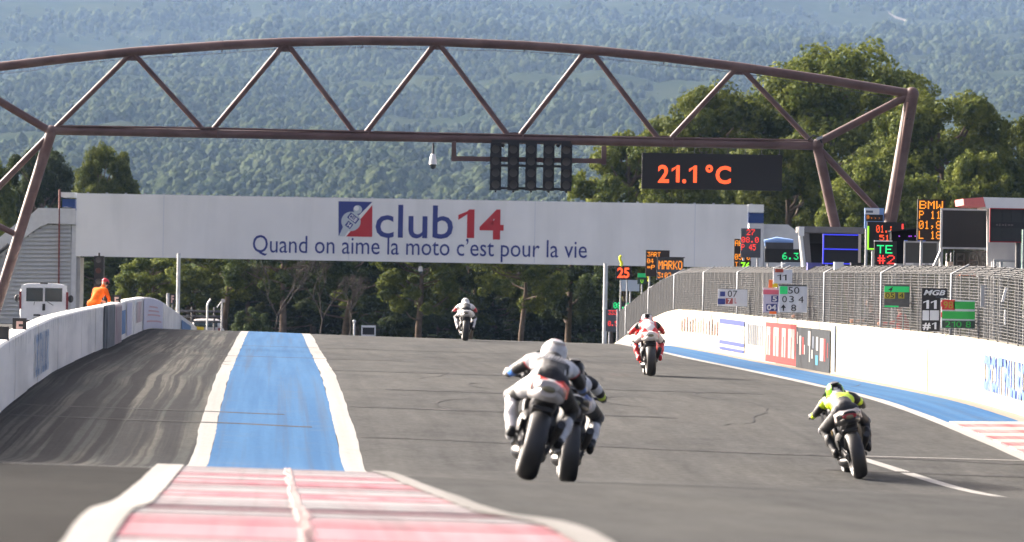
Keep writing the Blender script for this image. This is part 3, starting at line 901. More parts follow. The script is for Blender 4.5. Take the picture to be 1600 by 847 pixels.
def pine_meshes(seed, H, Wd, base, clumps, leaf, per, flat=0.55):
    """trunk with limbs, and a crown of needle tufts gathered in uneven clumps; unit = metres."""
    rg = np.random.default_rng(seed); rr = random.Random(seed)
    tb = MB()
    bend = [rr.uniform(-0.05, 0.05) * H for _ in range(4)]
    tp = [(0, 0, -1.2), (bend[0] * 0.3, bend[1] * 0.3, H * 0.25), (bend[0], bend[1], H * 0.55), (bend[0] * 0.6 + bend[2] * 0.4, bend[1], H * 0.86)]
    tb.tube(tp, [H * 0.026, H * 0.02, H * 0.014, H * 0.004], 9)
    cz = (base + 1) / 2 * H; rz = (1 - base) / 2 * H
    V = []; 
    cl = []
    for i in range(clumps):
        while True:
            p = rg.uniform(-1, 1, 3); r = np.linalg.norm(p)
            if 0.3 < r < 1: break
        p = p / r * (0.35 + 0.65 * r ** 0.5) * 0.86
        if p[2] < -0.25 and rr.random() < 0.4: p[2] *= -0.6
        p[2] = p[2] * (1 if p[2] > 0 else 0.85)
        p = np.sign(p) * np.abs(p) ** np.array([0.8, 0.8, 0.85])
        c = np.array([p[0] * Wd / 2, p[1] * Wd / 2, cz + p[2] * rz])
        s = rg.uniform(0.07, 0.125) * Wd
        cl.append((c, s))
        if i % 3 == 0:
            h0 = max(H * 0.3, min(c[2] - H * 0.12, H * 0.8)); tt = h0 / H
            st = Vector((bend[0] * min(1, tt * 1.6), bend[1] * min(1, tt * 1.6), h0)); en = Vector(c)
            mid = st.lerp(en, 0.5) + Vector((0, 0, -0.03 * H))
            tb.tube([st, mid, en], [H * 0.008, H * 0.006, H * 0.002], 5, cap=False)
    for c, s in cl:
        n = int(per * 1.5 * (s / (0.10 * Wd)) ** 2)
        q = rg.normal(size=(n, 3)); q /= np.linalg.norm(q, axis=1)[:, None]
        rad = s * rg.uniform(0.72, 1.0, (n, 1))
        lump = 1 + 0.25 * np.sin(q @ rg.normal(size=3) * 4 + rg.uniform(0, 6))[:, None]
        ctr = c + q * rad * lump * np.array([1, 1, 0.9])
        nrm = q + rg.normal(size=(n, 3)) * 0.6 + np.array([0, 0, 0.1])
        dirn = np.array([0, 0, 0.4]) + rg.normal(size=(n, 3))
        side = np.cross(dirn, nrm); side /= np.linalg.norm(side, axis=1)[:, None] + 1e-9
        dirn = np.cross(nrm, side); dirn /= np.linalg.norm(dirn, axis=1)[:, None] + 1e-9
        L = leaf * rg.uniform(0.6, 1.3, (n, 1)); w = L * 0.5
        V.append(np.stack([ctr - dirn * L * 0.4 - side * w * 0.4, ctr - side * w, ctr + dirn * L * 0.6, ctr + side * w], 1).reshape(-1, 3))
    V = np.concatenate(V); nq = len(V) // 4
    me = bpy.data.meshes.new('crown')
    me.vertices.add(len(V)); me.vertices.foreach_set('co', V.ravel().astype(np.float32))
    me.loops.add(len(V)); me.loops.foreach_set('vertex_index', np.arange(len(V), dtype=np.int32))
    me.polygons.add(nq); me.polygons.foreach_set('loop_start', np.arange(0, 4 * nq, 4, dtype=np.int32)); me.polygons.foreach_set('loop_total', np.full(nq, 4, dtype=np.int32))
    me.update(calc_edges=True); me.validate()
    me.materials.append(M_leaf)
    return tb.mesh('trunk', M_bark), me
PINE_SIZE = {'big': (24.5, 15), 'round': (20, 11.5), 'mid': (15.5, 8.2), 'low': (10, 5.6), 'open': (10.5, 7.2), 'bush': (7.5, 7.2)}
PINES = {}
for k_, (seed, base, n_, leaf, per) in {'big': (1, 0.22, 135, 0.27, 430), 'round': (2, 0.20, 110, 0.25, 380), 'mid': (3, 0.18, 85, 0.23, 330), 'low': (6, 0.26, 62, 0.2, 280), 'open': (4, 0.38, 52, 0.2, 280), 'bush': (5, 0.1, 45, 0.22, 260)}.items():
    PINES[k_] = pine_meshes(seed, PINE_SIZE[k_][0], PINE_SIZE[k_][1], base, n_, leaf, per)
def tree(name, kind, px, d, ytop, width, label, group=None, leaf=None, base_u=None, rot=0.0):
    """a tree whose crown top and width are read off the photo, standing on the ground at depth d."""
    top = P(px, ytop, d)
    z0 = (gz(top) if d < 420 else CZ - 5) - 0.1
    root = thing(name, label, 'tree' if name != 'bush' else 'bush', (top.x, d, z0), group)
    tm, cm = PINES[kind]
    H0, W0 = PINE_SIZE[kind]
    sz = (top.z - z0) / H0; sx = width * d / F / W0
    root.rotation_euler = (0, 0, rot)
    for nm, me in (('trunk', tm), ('crown', cm)):
        o = bpy.data.objects.new(nm, me); COL.objects.link(o); o.parent = root
        o.scale = (sx, sx, sz)
        if nm == 'crown' and leaf is not None:
            o.material_slots[0].link = 'OBJECT'; o.material_slots[0].material = leaf
    return root
GT = 'pines behind the footbridge'
tree('pine_tree', 'big', 1325, 365, 66, 330, 'tallest broad pine, its crown rising above the gantry arch', GT, rot=1.0)
tree('pine_tree', 'round', 1125, 352, 128, 260, 'rounded pine behind the temperature board', GT, rot=2.2)
tree('pine_tree', 'round', 1470, 345, 133, 270, 'rounded pine behind the right leg of the gantry', GT, rot=0.3)
tree('pine_tree', 'round', 1615, 350, 176, 160, 'pine at the right edge of the view above the white shelter', GT, rot=4.0)
tree('pine_tree', 'mid', 985, 338, 190, 190, 'loose pine rising behind the right end of the light panel frame', GT, rot=5.0)
tree('pine_tree', 'mid', 1225, 330, 190, 200, 'lower pine filling the gap below the tallest pine', GT, rot=3.2)
tree('pine_tree', 'mid', 1380, 322, 235, 190, 'low pine between the two legs of the gantry', GT, rot=0.9)
tree('pine_tree', 'mid', 1530, 325, 225, 150, 'low pine behind the blank grey framed board', GT, rot=2.0)
tree('pine_tree', 'mid', 1060, 325, 240, 150, 'low pine directly under the temperature board', GT, rot=2.9)
tree('pine_tree', 'round', 168, 370, 222, 112, 'rounded pine standing just left of the footbridge end', GT, rot=1.7)
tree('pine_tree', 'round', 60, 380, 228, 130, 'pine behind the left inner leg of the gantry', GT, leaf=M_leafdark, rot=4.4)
tree('pine_tree', 'round', -25, 372, 236, 110, 'pine at the left edge of the view', GT, rot=3.3)
GU = 'trees seen under the footbridge'
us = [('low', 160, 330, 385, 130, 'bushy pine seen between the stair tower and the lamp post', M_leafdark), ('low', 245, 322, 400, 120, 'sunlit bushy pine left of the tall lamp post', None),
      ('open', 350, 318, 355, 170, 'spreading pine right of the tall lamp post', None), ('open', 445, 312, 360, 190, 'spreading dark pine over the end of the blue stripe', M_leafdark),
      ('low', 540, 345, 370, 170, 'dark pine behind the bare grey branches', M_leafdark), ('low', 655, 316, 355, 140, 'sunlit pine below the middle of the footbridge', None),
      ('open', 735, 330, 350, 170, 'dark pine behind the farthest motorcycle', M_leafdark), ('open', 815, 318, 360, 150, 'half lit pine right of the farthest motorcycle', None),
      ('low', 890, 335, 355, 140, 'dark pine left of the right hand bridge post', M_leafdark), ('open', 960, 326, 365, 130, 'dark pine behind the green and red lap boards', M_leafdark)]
us += [('low', 200, 352, 415, 120, 'sunlit low pine behind the stair tower post', None), ('low', 300, 348, 410, 130, 'low pine in the second row right of the tall lamp post', None), ('low', 395, 352, 405, 130, 'low pine in the second row beyond the white edge line', None),
       ('low', 490, 356, 400, 140, 'low pine in the second row over the track centre', None), ('low', 600, 352, 405, 140, 'low pine in the second row left of the hanging dome camera', None), ('low', 700, 350, 400, 130, 'low pine in the second row left of the farthest rider', None),
       ('low', 780, 350, 405, 130, 'low pine in the second row right of the farthest rider', None), ('low', 850, 352, 400, 120, 'low pine in the second row above the nearest rider', None), ('low', 925, 350, 405, 120, 'low pine in the second row beside the right bridge post', None)]
for i, (k, px, d, y, w, lb, lf) in enumerate(us):
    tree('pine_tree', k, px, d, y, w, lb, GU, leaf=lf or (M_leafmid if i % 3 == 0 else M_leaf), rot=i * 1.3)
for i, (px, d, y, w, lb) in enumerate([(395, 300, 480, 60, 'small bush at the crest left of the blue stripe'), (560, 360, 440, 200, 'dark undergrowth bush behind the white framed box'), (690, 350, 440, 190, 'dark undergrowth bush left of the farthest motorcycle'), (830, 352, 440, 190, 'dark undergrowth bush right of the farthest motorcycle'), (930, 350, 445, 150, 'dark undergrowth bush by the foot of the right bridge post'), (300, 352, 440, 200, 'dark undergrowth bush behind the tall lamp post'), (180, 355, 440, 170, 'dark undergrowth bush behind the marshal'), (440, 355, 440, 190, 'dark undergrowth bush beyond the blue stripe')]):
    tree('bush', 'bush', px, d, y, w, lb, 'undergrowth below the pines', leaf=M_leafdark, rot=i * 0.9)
# bare grey shrub with thin branches
def bare_shrub(px, d, h, label, seed):
    rr = random.Random(seed); b = P(px, 560, d); z0 = G(U(b.x, d), d)
    root = thing('bare_tree', label, 'tree', (b.x, d, z0))
    mb = MB()
    def grow(p, dr, L, r, lv):
        q = p + dr * L
        mb.tube([p, p.lerp(q, 0.5) + Vector((rr.uniform(-.06, .06), 0, 0)) * L, q], [r, r * 0.8, r * 0.6], 5, cap=False)
        if lv:
            for _ in range(3 if lv > 1 else 4):
                nd = (dr + Vector((rr.uniform(-.75, .75), rr.uniform(-.5, .5), rr.uniform(-.1, .5)))).normalized()
                grow(q, nd, L * rr.uniform(0.55, 0.8), r * 0.6, lv - 1)
    t0 = Vector((b.x, d, z0 - 0.2))
    grow(t0, Vector((0.05, 0, 1)), h * 0.34, 0.075, 5)
    mb.build('branches', M_palebark, root)
bare_shrub(430, 300, 6.5, 'bare branched tree over the end of the blue stripe', 4)
bare_shrub(500, 296, 6.5, 'grey leafless tree right of the blue stripe', 8)
bare_shrub(545, 302, 5.5, 'grey leafless shrub behind the white framed box', 9)

# ---------------------------------------------------------------- the air
mb = MB(); mb.box((0, 4840, 350), (9200, 9800, 730))
hz = bpy.data.materials.new('haze_air'); hz.use_nodes = True
t = hz.node_tree; t.nodes.clear()
o = t.nodes.new('ShaderNodeOutputMaterial'); pv = t.nodes.new('ShaderNodeVolumePrincipled')
pv.inputs['Color'].default_value = (0.36, 0.55, 0.88, 1); pv.inputs['Density'].default_value = 0.000029; pv.inputs['Anisotropy'].default_value = 0.25
t.links.new(pv.outputs[0], o.inputs['Volume'])
tag(mb.build('haze', hz), 'blue haze over the hills', None, None, 'stuff')
# ================================================================== WALLS AND FENCE
LW = -4.02; RW = 12.8
LTOP = pchip([(20, 1.0), (120, 1.0), (150, 1.02), (250, 1.0), (330, 0.95)])
# left wall: blocks of pale concrete, standing end to end
lw = thing('concrete_wall', 'low pale concrete barrier along the left of the pit exit', 'wall', W(LW - 0.15, 100))
M_lwall = mat('stained_white_concrete', (0.82, 0.79, 0.73), 0.85, var=0.07, scale=0.25, bump=0.2, dirt=(0.5, 0.49, 0.46), dirt_amt=0.6, dirt_scale=(1.2, 0.09, 1.1))
M_drip = mat('dark_drip_stain', (0.2, 0.2, 0.2), 0.9)
def lwv(u, d, h): return W(u, d, h)
d = 40.0
LR = random.Random(5)
def wall_block(mb, u0, u1, d, e, h0, h1, mi=0, n=None):
    n = n or max(1, int(math.ceil(e - d)))
    a = [d + (e - d) * i / n for i in range(n + 1)]
    vs = []
    for i, q in enumerate(a):
        h = h0 + (h1 - h0) * i / n
        c = 0.03
        vs += [W(u0, q, -0.4), W(u0, q, h - c), W(u0 + c, q, h), W(u1 - c, q, h), W(u1, q, h - c), W(u1, q, -0.4)]
    fs = []
    for i in range(n):
        for k in range(5):
            fs.append((i * 6 + k, (i + 1) * 6 + k, (i + 1) * 6 + k + 1, i * 6 + k + 1))
    fs.append((0, 1, 2, 3, 4, 5)); fs.append(tuple(n * 6 + k for k in range(5, -1, -1)))
    mb.add(vs, fs, mi)
while d < 318:
    e = d + 4.0; mb = MB()
    wall_block(mb, LW - 0.3, LW + LR.uniform(-0.012, 0.012), d + 0.012, e - 0.012, LTOP(d), LTOP(e))
    mb.build('wall_block', M_lwall, lw); d = e
mb = MB(); rr = random.Random(9)
for i in range(64):
    d = 78 + 55 * i / 64 + rr.uniform(-0.2, 0.2); L = rr.uniform(0.12, 0.36); h = LTOP(d) - 0.03
    w = rr.uniform(0.02, 0.05)
    mb.add([W(LW + 0.016, d - w, h), W(LW + 0.016, d + w, h), W(LW + 0.016, d + w * 0.4, h - L), W(LW + 0.016, d - w * 0.4, h - L)], [(0, 3, 2, 1)])
o = mb.build('drip_stains', M_drip, lw); o['kind'] = 'stuff'

def wall_ad(parent, wall_u, side, px0, px1, v0, v1, m, name='painted_panel', out=0.02, htop=LTOP, px_is_d=False):
    """a flat panel on the wall between two photo columns, v0..v1 of the wall's height."""
    vp = 428
    d0, d1 = [(abs(wall_u) * F / abs(px - vp)) if not px_is_d else px for px in (px0, px1)]
    mb = MB(); a = min(d0, d1); b = max(d0, d1); n = max(2, int((b - a) / 1.0) + 1)
    vs = []
    for i in range(n + 1):
        q = a + (b - a) * i / n; h = htop(q)
        vs += [W(wall_u + side * out, q, v0 * h), W(wall_u + side * out, q, v1 * h)]
    mb.add(vs, [((2 * i, 2 * i + 1, 2 * i + 3, 2 * i + 2) if side < 0 else (2 * i, 2 * i + 2, 2 * i + 3, 2 * i + 1)) for i in range(n)])
    return mb.build(name, m, parent), (d0, d1)
def wall_text(parent, wall_u, side, s, d0, d1, v0, v1, m, out=0.026, htop=LTOP, bold=0.012, name='lettering'):
    g = text_geo(s, bold); mb = MB()
    mb.add([W(wall_u + side * out, d0 + (d1 - d0) * x, (v0 + (v1 - v0) * y) * htop(d0)) for x, y in g[0]], g[1])
    return mb.build(name, m, parent)
M_adblue = mat('faded_blue_print', (0.16, 0.26, 0.42), 0.7, var=0.15)
M_adgrey = mat('grey_corrugated_sheet', (0.27, 0.28, 0.28), 0.7, var=0.12, dirt=(0.15, 0.15, 0.15), dirt_amt=0.5, dirt_scale=(1, 3, 0.4))
M_adpink = mat('faded_pinkish_print', (0.5, 0.42, 0.40), 0.7, var=0.1, dirt=(0.5, 0.2, 0.2), dirt_amt=0.5, dirt_scale=(1, 1.2, 0.3))
M_adlilac = mat('pale_lilac_print', (0.58, 0.57, 0.64), 0.7, var=0.05)
wall_text(lw, LW, 1, 'CIRCUIT PAUL RICARD', 86.5, 91.5, 0.12, 0.86, M_adblue)
# corrugated grey and pinkish sheets bolted to the wall
mb = MB()
for i in range(14):
    a = 121 + i * 0.42; wall_block(mb, LW + 0.02, LW + 0.06 + 0.05 * (i % 2), a, a + 0.38, LTOP(a) + 0.02, LTOP(a) + 0.02, 0, 1)
mb.build('corrugated_sheet', M_adgrey, lw)
mb = MB()
for i in range(12):
    a = 127.2 + i * 0.5; wall_block(mb, LW + 0.02, LW + 0.05 + 0.04 * (i % 2), a, a + 0.45, LTOP(a) - 0.03, LTOP(a) - 0.03, 0, 1)
mb.build('corrugated_sheet', M_adpink, lw)
wall_ad(lw, LW, 1, 134.2, 139, 0.15, 0.78, M_adblue, px_is_d=True)
wall_ad(lw, LW, 1, 140, 145, 0.05, 0.93, M_adlilac, px_is_d=True)
wall_ad(lw, LW, 1, 150, 156, 0.3, 0.9, M_adpink, px_is_d=True)
wall_ad(lw, LW, 1, 158, 186, 0.02, 0.97, M_adlilac, px_is_d=True)
for i, v in enumerate((0.22, 0.42, 0.55, 0.68)):
    wall_ad(lw, LW, 1, 162 + i, 183 - 2 * i, v, v + 0.05, mat('faded_red_print', (0.55, 0.35, 0.36), 0.7), name='printed_line', out=0.03, px_is_d=True)
wall_ad(lw, LW, 1, 224, 250, 0.1, 0.8, M_adblue, px_is_d=True)

# pit wall on the right
RTOP = pchip([(20, 1.15), (160, 1.15), (260, 1.1)])
pw = thing('pit_wall', 'long sunlit white pit wall with painted adverts on the right', 'wall', W(RW + 0.15, 120))
M_pitwall = mat('white_painted_wall', (0.38, 0.35, 0.285), 0.75, var=0.06, scale=0.8, bump=0.15, dirt=(0.30, 0.25, 0.18), dirt_amt=0.55, dirt_scale=(2.0, 0.7, 0.35))
d = 60.0
while d < 212:
    e = d + 5.0; mb = MB()
    wall_block(mb, RW + LR.uniform(-0.01, 0.01), RW + 0.3, d + 0.01, e - 0.01, RTOP(d), RTOP(e))
    mb.build('wall_block', M_pitwall, pw); d = e
def rd(px): return RW * F / (px - 428)
rad = dict(htop=RTOP, px_is_d=True)
M_adred = mat('red_sponsor_print', (0.187, 0.032, 0.032), 0.7, var=0.08)
M_addark = mat('dark_sponsor_print', (0.025, 0.029, 0.034), 0.7, var=0.12)
M_adw = mat('white_sponsor_print', (0.259, 0.252, 0.245), 0.7)
M_adw2 = mat('cream_sponsor_print', (0.252, 0.216, 0.202), 0.7)
M_adb = mat('blue_sponsor_print', (0.047, 0.061, 0.166), 0.7)
M_adpale = mat('pale_blue_sponsor_print', (0.130, 0.151, 0.187), 0.7)
M_adsky = mat('sky_blue_sponsor_print', (0.043, 0.162, 0.234), 0.7)
M_adpinkr = mat('faint_red_sponsor_print', (0.238, 0.151, 0.144), 0.7)
def rp(px0, px1, v0, v1, m, out=0.02, name='painted_panel'):
    return wall_ad(pw, RW, -1, rd(px0), rd(px1), v0, v1, m, name, out, **rad)
# faint red lettering strokes
for i in range(14):
    x = 1066 + i * 4.3; rp(x, x + 1.6, 0.42, 0.72 + 0.06 * (i % 3), M_adpinkr, name='printed_stroke')
rp(1112, 1112.9, 0.05, 0.97, M_adgrey, name='wall_upright_strip')
# white banner with blue borders
rp(1127, 1166, 0.10, 0.86, M_adw, name='banner_panel')
rp(1127, 1166, 0.74, 0.86, M_adb, 0.028, 'border_band'); rp(1127, 1166, 0.24, 0.33, M_adb, 0.028, 'border_band'); rp(1127, 1166, 0.10, 0.17, M_adb, 0.028, 'border_band')
for i in range(8):
    x = 1129.5 + i * 4.6; rp(x, x + 1.5, 0.37, 0.70, M_adpale, 0.028, 'printed_stroke')
for i in range(9):
    x = 1170.5 + i * 2.8; rp(x, x + 1.3, 0.34, 0.83 - 0.02 * (i % 2), M_adpale, name='printed_stroke')
rp(1199, 1247, 0.02, 0.90, M_adred)
for x0, x1 in ((1201, 1207), (1212, 1220), (1225, 1231), (1235, 1245)):
    rp(x0, x1, 0.17, 0.80, M_adw2, 0.028, 'printed_letter')
    rp((x0 + x1) / 2 - 0.6, (x0 + x1) / 2 + 0.6, 0.17, 0.62, M_adred, 0.033, 'printed_stroke')
rp(1247, 1300, 0.0, 0.86, M_addark)
for x0, x1, v0, v1, m in ((1249, 1250.4, .5, .76, M_adw), (1252.5, 1255.5, .28, .68, M_adw2), (1257, 1259.5, .3, .66, M_adred), (1260, 1261.4, .3, .5, M_adw), (1266, 1270, .5, .80, M_adw), (1268, 1269.5, .16, .5, M_adw),
                          (1271.5, 1274, .24, .42, M_adw), (1273, 1275, .45, .7, M_adpale), (1278, 1282, .12, .32, M_adsky), (1279, 1282, .42, .70, M_adw), (1285, 1290.5, .22, .68, M_adw2), (1291.5, 1293.5, .22, .68, M_adred), (1296.5, 1297.5, .3, .6, M_adred)):
    rp(x0, x1, v0, v1, m, 0.028, 'printed_mark')
rp(1304, 1308, 0.05, 0.97, M_adpale, name='wall_upright_strip')  # narrow pale blue-grey strip up most of the wall
wall_text(pw, RW, -1, 'CIRCUIT PAUL RICARD', rd(1541), rd(1624), 0.22, 0.80, mat('blue_wall_lettering', (0.09, 0.15, 0.40), 0.7), htop=RTOP, bold=0.05)

# catch fence on the pit wall: posts with cranked tops and wire panels between them
cf = thing('catch_fence', 'galvanised wire mesh fence with cranked top on the pit wall', 'fence', W(RW + 0.2, 120))
FH = 1.16; STEP = 1.25
def wire(mb, a, b, r):
    mb.tube([a, b], r, 4, 0, False, cap=False)
pm = MB(); L = STEP
NR = 22
for j in range(NR):
    z = 0.03 + (FH - 0.03) * j / (NR - 1); wire(pm, (0, 0, z), (0, L, z), 0.0055)
for j in range(1, 16):
    y = L * j / 16; wire(pm, (0, y, 0.02), (0, y, FH), 0.0034)
TOPX, TOPZ = 0.30, 0.15
for j in range(1, 6):
    f = j / 5; wire(pm, (TOPX * f, 0, FH + TOPZ * f), (TOPX * f, L, FH + TOPZ * f), 0.0085)
for j in range(1, 6):
    y = L * j / 6; wire(pm, (0, y, FH), (TOPX, y, FH + TOPZ), 0.006)
panel_me = pm.mesh('mesh_panel', M_galv)
po = MB()
po.tube([(0, 0, -0.12), (0, 0, FH), (TOPX + 0.02, 0, FH + TOPZ + 0.02)], 0.016, 6)
post_me = po.mesh('fence_post', mat('fence_post_metal', (0.10, 0.102, 0.105), 0.7, 0.0, var=0.15))
pb = MB()
pb.tube([(0, 0, -0.15), (0, 0, FH), (TOPX + 0.03, 0, FH + TOPZ + 0.02)], 0.04, 6)
pb.box((0, 0, -0.06), (0.1, 0.12, 0.14))
big_me = pb.mesh('fence_post', mat('dark_fence_post', (0.06, 0.07, 0.085), 0.5, 0.3, var=0.15))
d = 70.0; i = 0
while d < 191:
    a = W(RW + 0.12, d, RTOP(d)); b = W(RW + 0.12, d + STEP, RTOP(d + STEP))
    M = Matrix(((1, 0, 0, 0), (0, 1, 0, 0), (0, 0, 1, 0), (0, 0, 0, 1)))
    t = (b - a)
    o = bpy.data.objects.new('mesh_panel', panel_me); COL.objects.link(o); o.parent = cf
    o.location = a - cf.location
    o.rotation_euler = (atan2(t.z, t.y), 0, -atan2(t.x, t.y))
    o.scale = (1, t.length / STEP, 1)
    o = bpy.data.objects.new('fence_post', big_me if i % 9 == 4 else post_me); COL.objects.link(o); o.parent = cf
    o.location = a - cf.location
    d += STEP; i += 1

# ================================================================== FOOTBRIDGE
BD = 250.0
br = thing('footbridge', 'white banner covered footbridge over the track with clad stair tower', 'bridge', (P(655, 409, BD).x, BD, gz(P(655, 409, BD))))
fb = Face(120, 311, 1190, 409, BD)
mb = MB(); fb.box(mb, 119, 311, 1168, 409.5, 0.0, 0.08); mb.build('banner', M_banner, br)
# sagging lower hem and eyelets of the vinyl
mb = MB()
for i in range(36):
    x = -16.2 + 32.4 * i / 35; mb.box(fb.loc(x, 1.55 + 0.0, 0.03), (0.12, 0.05, 0.06))
mb.build('eyelets', M_grey, br)['kind'] = 'stuff'
for x in (255, 545, 835, 1085):
    mb = MB(); fb.box(mb, x, 311 + (x - 655) * 0.0175, x + 1.0, 409 + (x - 655) * 0.0175, 0.081, 0.086); mb.build('vinyl_seam', mat('seam_grey', (0.62, 0.64, 0.68), 0.6), br)
# deck, parapets and girders behind the vinyl
M_deck = mat('pale_deck_cladding', (0.6, 0.6, 0.6), 0.6, var=0.06)
mb = MB(); fb.box(mb, 119, 398, 1172, 405, -2.6, -0.02); mb.build('deck', M_deck, br)
mb = MB(); fb.box(mb, 119, 312, 1172, 396, -2.7, -2.6); mb.build('rear_parapet', M_deck, br)
for x in range(140, 1170, 64):
    mb = MB(); fb.box(mb, x, 313 + (x - 655) * 0.0175, x + 3, 398 + (x - 655) * 0.0175, -0.12, -0.02); mb.build('frame_post', M_grey, br)
# ends: white edge with a blue panel
mb = MB(); fb.box(mb, 95.5, 303.5 - 3, 117, 311 - 3, -2.6, 0.06); mb.build('end_fascia', M_white, br)
mb = MB(); fb.box(mb, 97.5, 311, 117.5, 323.5, -2.4, 0.02); mb.build('end_panel', M_bluepanel, br)
mb = MB(); fb.box(mb, 112, 324, 118, 334, -2.3, 0.0); mb.build('end_panel', M_bluepanel, br)
mb = MB(); fb.box(mb, 1169, 319.5, 1193.5, 332, -2.6, 0.06); mb.build('end_fascia', M_white, br)
mb = MB(); fb.box(mb, 1169, 333, 1193, 348.5, -2.4, 0.02); mb.build('end_panel', M_bluepanel, br)
mb = MB(); fb.box(mb, 1170, 349, 1193, 420, -2.5, 0.0); mb.build('end_wall', M_deck, br)
# stair tower on the left
M_clad = mat('grey_lap_siding', (0.47, 0.47, 0.46), 0.7, var=0.05)
def fpoly(pts): return [(fb.at(x, y).x, fb.at(x, y).z) for x, y in pts]
mb = MB(); mb.prism(fpoly([(-160, 470), (-120, 450), (-60, 415), (0, 371), (25, 350), (48, 336), (60, 325), (118, 326), (118, 351), (76, 349), (60, 356), (30, 378), (0, 402), (-60, 445), (-160, 515)]), BD - 0.18, BD + 2.4)
mb.build('stair_parapet', M_deck, br)
low = [(-160, 515), (-60, 445), (0, 402), (30, 378), (60, 356), (76, 349), (110, 350)]
def lowline(y):            # leftmost x of the siding at photo height y
    for (xa, ya), (xb, yb) in zip(low[:-1], low[1:]):
        if yb <= y <= ya: return xa + (xb - xa) * (ya - y) / max(1e-6, ya - yb)
    return -160 if y > 515 else 110
y = 351.0
while y < 548:
    x0 = lowline(y + 3) if y + 3 < 515 else -160
    mb = MB()
    a = fb.at(x0, y); b = fb.at(111, y); c = fb.at(111, y + 6.2); e = fb.at(x0, y + 6.2)
    mb.add([a + Vector((0, 0.0, 0)), b + Vector((0, 0, 0)), c + Vector((0, -0.09, 0)), e + Vector((0, -0.09, 0)), e, c], [(0, 3, 2, 1), (3, 4, 5, 2)])
    mb.build('siding_board', M_clad, br); y += 6.4
mb = MB(); mb.prism(fpoly([(-160, 518), (-60, 448), (0, 405), (30, 381), (60, 359), (76, 352), (110, 353), (110, 560), (-160, 556)]), BD + 0.02, BD + 2.2); mb.build('stair_wall', M_clad, br)
mb = MB(); fb.box(mb, 110.5, 352, 118.5, 560, -2.2, 0.04); mb.build('corner_pillar', M_deck, br)
mb = MB(); fb.box(mb, 118.5, 402, 124, 560, -2.2, -0.1); mb.build('corner_pillar', M_concrete, br)
mb = MB(); mb.tube([fb.at(93.5, 296, 0.16), fb.at(92, 470, 0.16)], 0.045, 6); mb.build('drain_pipe', mat('dark_red_pipe', (0.2, 0.06, 0.05), 0.6), br)
# landing handrail left
mb = MB(); mb.tube([fb.at(-40, 425, 0.3), fb.at(15, 382, 0.3)], 0.12, 6); mb.build('handrail', M_darkgrey, br)
# right stairs: grey parapet beyond the blue panel
mb = MB(); mb.prism(fpoly([(1194, 350), (1232, 351), (1260, 372), (1300, 400), (1300, 560), (1194, 560)]), BD + 0.3, BD + 2.4); mb.build('stair_parapet', M_deck, br)
# print on the banner
mb = MB(); fb.text(mb, 'club', 587, 320.5, 708, 372.5, 0.095, 0, 0.006); mb.build('lettering', M_navy, br)
mb = MB(); fb.text(mb, '14', 716, 327, 787, 374, 0.095, 0, 0.028); mb.build('lettering', M_redprint, br)
mb = MB(); fb.text(mb, 'Quand on aime la moto c\u2019est pour la vie', 395, 371.5, 917, 407.5, 0.095, 0, 0.0); mb.build('lettering', M_navy, br)
lg = MB()
def lp(pts, out, mi): lg.add([fb.at(x, y, out) for x, y in pts], [tuple(range(len(pts)))[::-1]], mi)
lp([(529, 314.5), (582, 315.5), (529, 369)], 0.090, 0)
lp([(529, 368.5), (582, 315.7), (581.8, 319.7), (541, 369.5)], 0.092, 2)
lp([(581.8, 320.5), (581.5, 370.2), (540.5, 369.6)], 0.091, 1)
def ld(cx, cy, r, out, mi, n=22): lp([(cx + r * cos(2 * pi * k / n), cy + r * sin(2 * pi * k / n)) for k in range(n)], out, mi)
ld(548.5, 346, 15.2, 0.094, 3); ld(559, 327.5, 6.8, 0.094, 3); ld(557, 325.5, 4.0, 0.096, 2)
lp([(529.5, 369), (536, 354.5), (546, 358.5), (538.5, 369.3)], 0.0945, 3)
lg.build('emblem', [M_navy, M_redprint, M_banner, mat('pale_emblem_grey', (0.5, 0.55, 0.58), 0.55)], br)
def rot_text(s, cx, cy, w, h, ang, mi, out):
    g = text_geo(s, 0.03); m_ = MB(); ca, sa = cos(ang), sin(ang)
    m_.add([fb.at(cx + (x - .5) * w * ca + (y - .5) * h * sa, cy + (x - .5) * w * sa - (y - .5) * h * ca, out) for x, y in g[0]], g[1], mi)
    return m_
for s, cx, cy, w, h, fw, fh in (('CLUB', 552, 341, 13, 7.5, 17, 10), ('14', 545.5, 351.5, 7, 6.5, 10, 9)):
    an = radians(38); ca, sa = cos(an), sin(an); q = MB()
    q.add([fb.at(cx + x * fw / 2 * ca - z * fh / 2 * sa, cy + x * fw / 2 * sa + z * fh / 2 * ca, 0.098) for x, z in ((-1, -1), (1, -1), (1, 1), (-1, 1))], [(3, 2, 1, 0)])
    q.build('emblem_plate', M_navy, br)
    rot_text(s, cx, cy, w, h, an, 0, 0.104).build('emblem_lettering', M_whiteled, br)
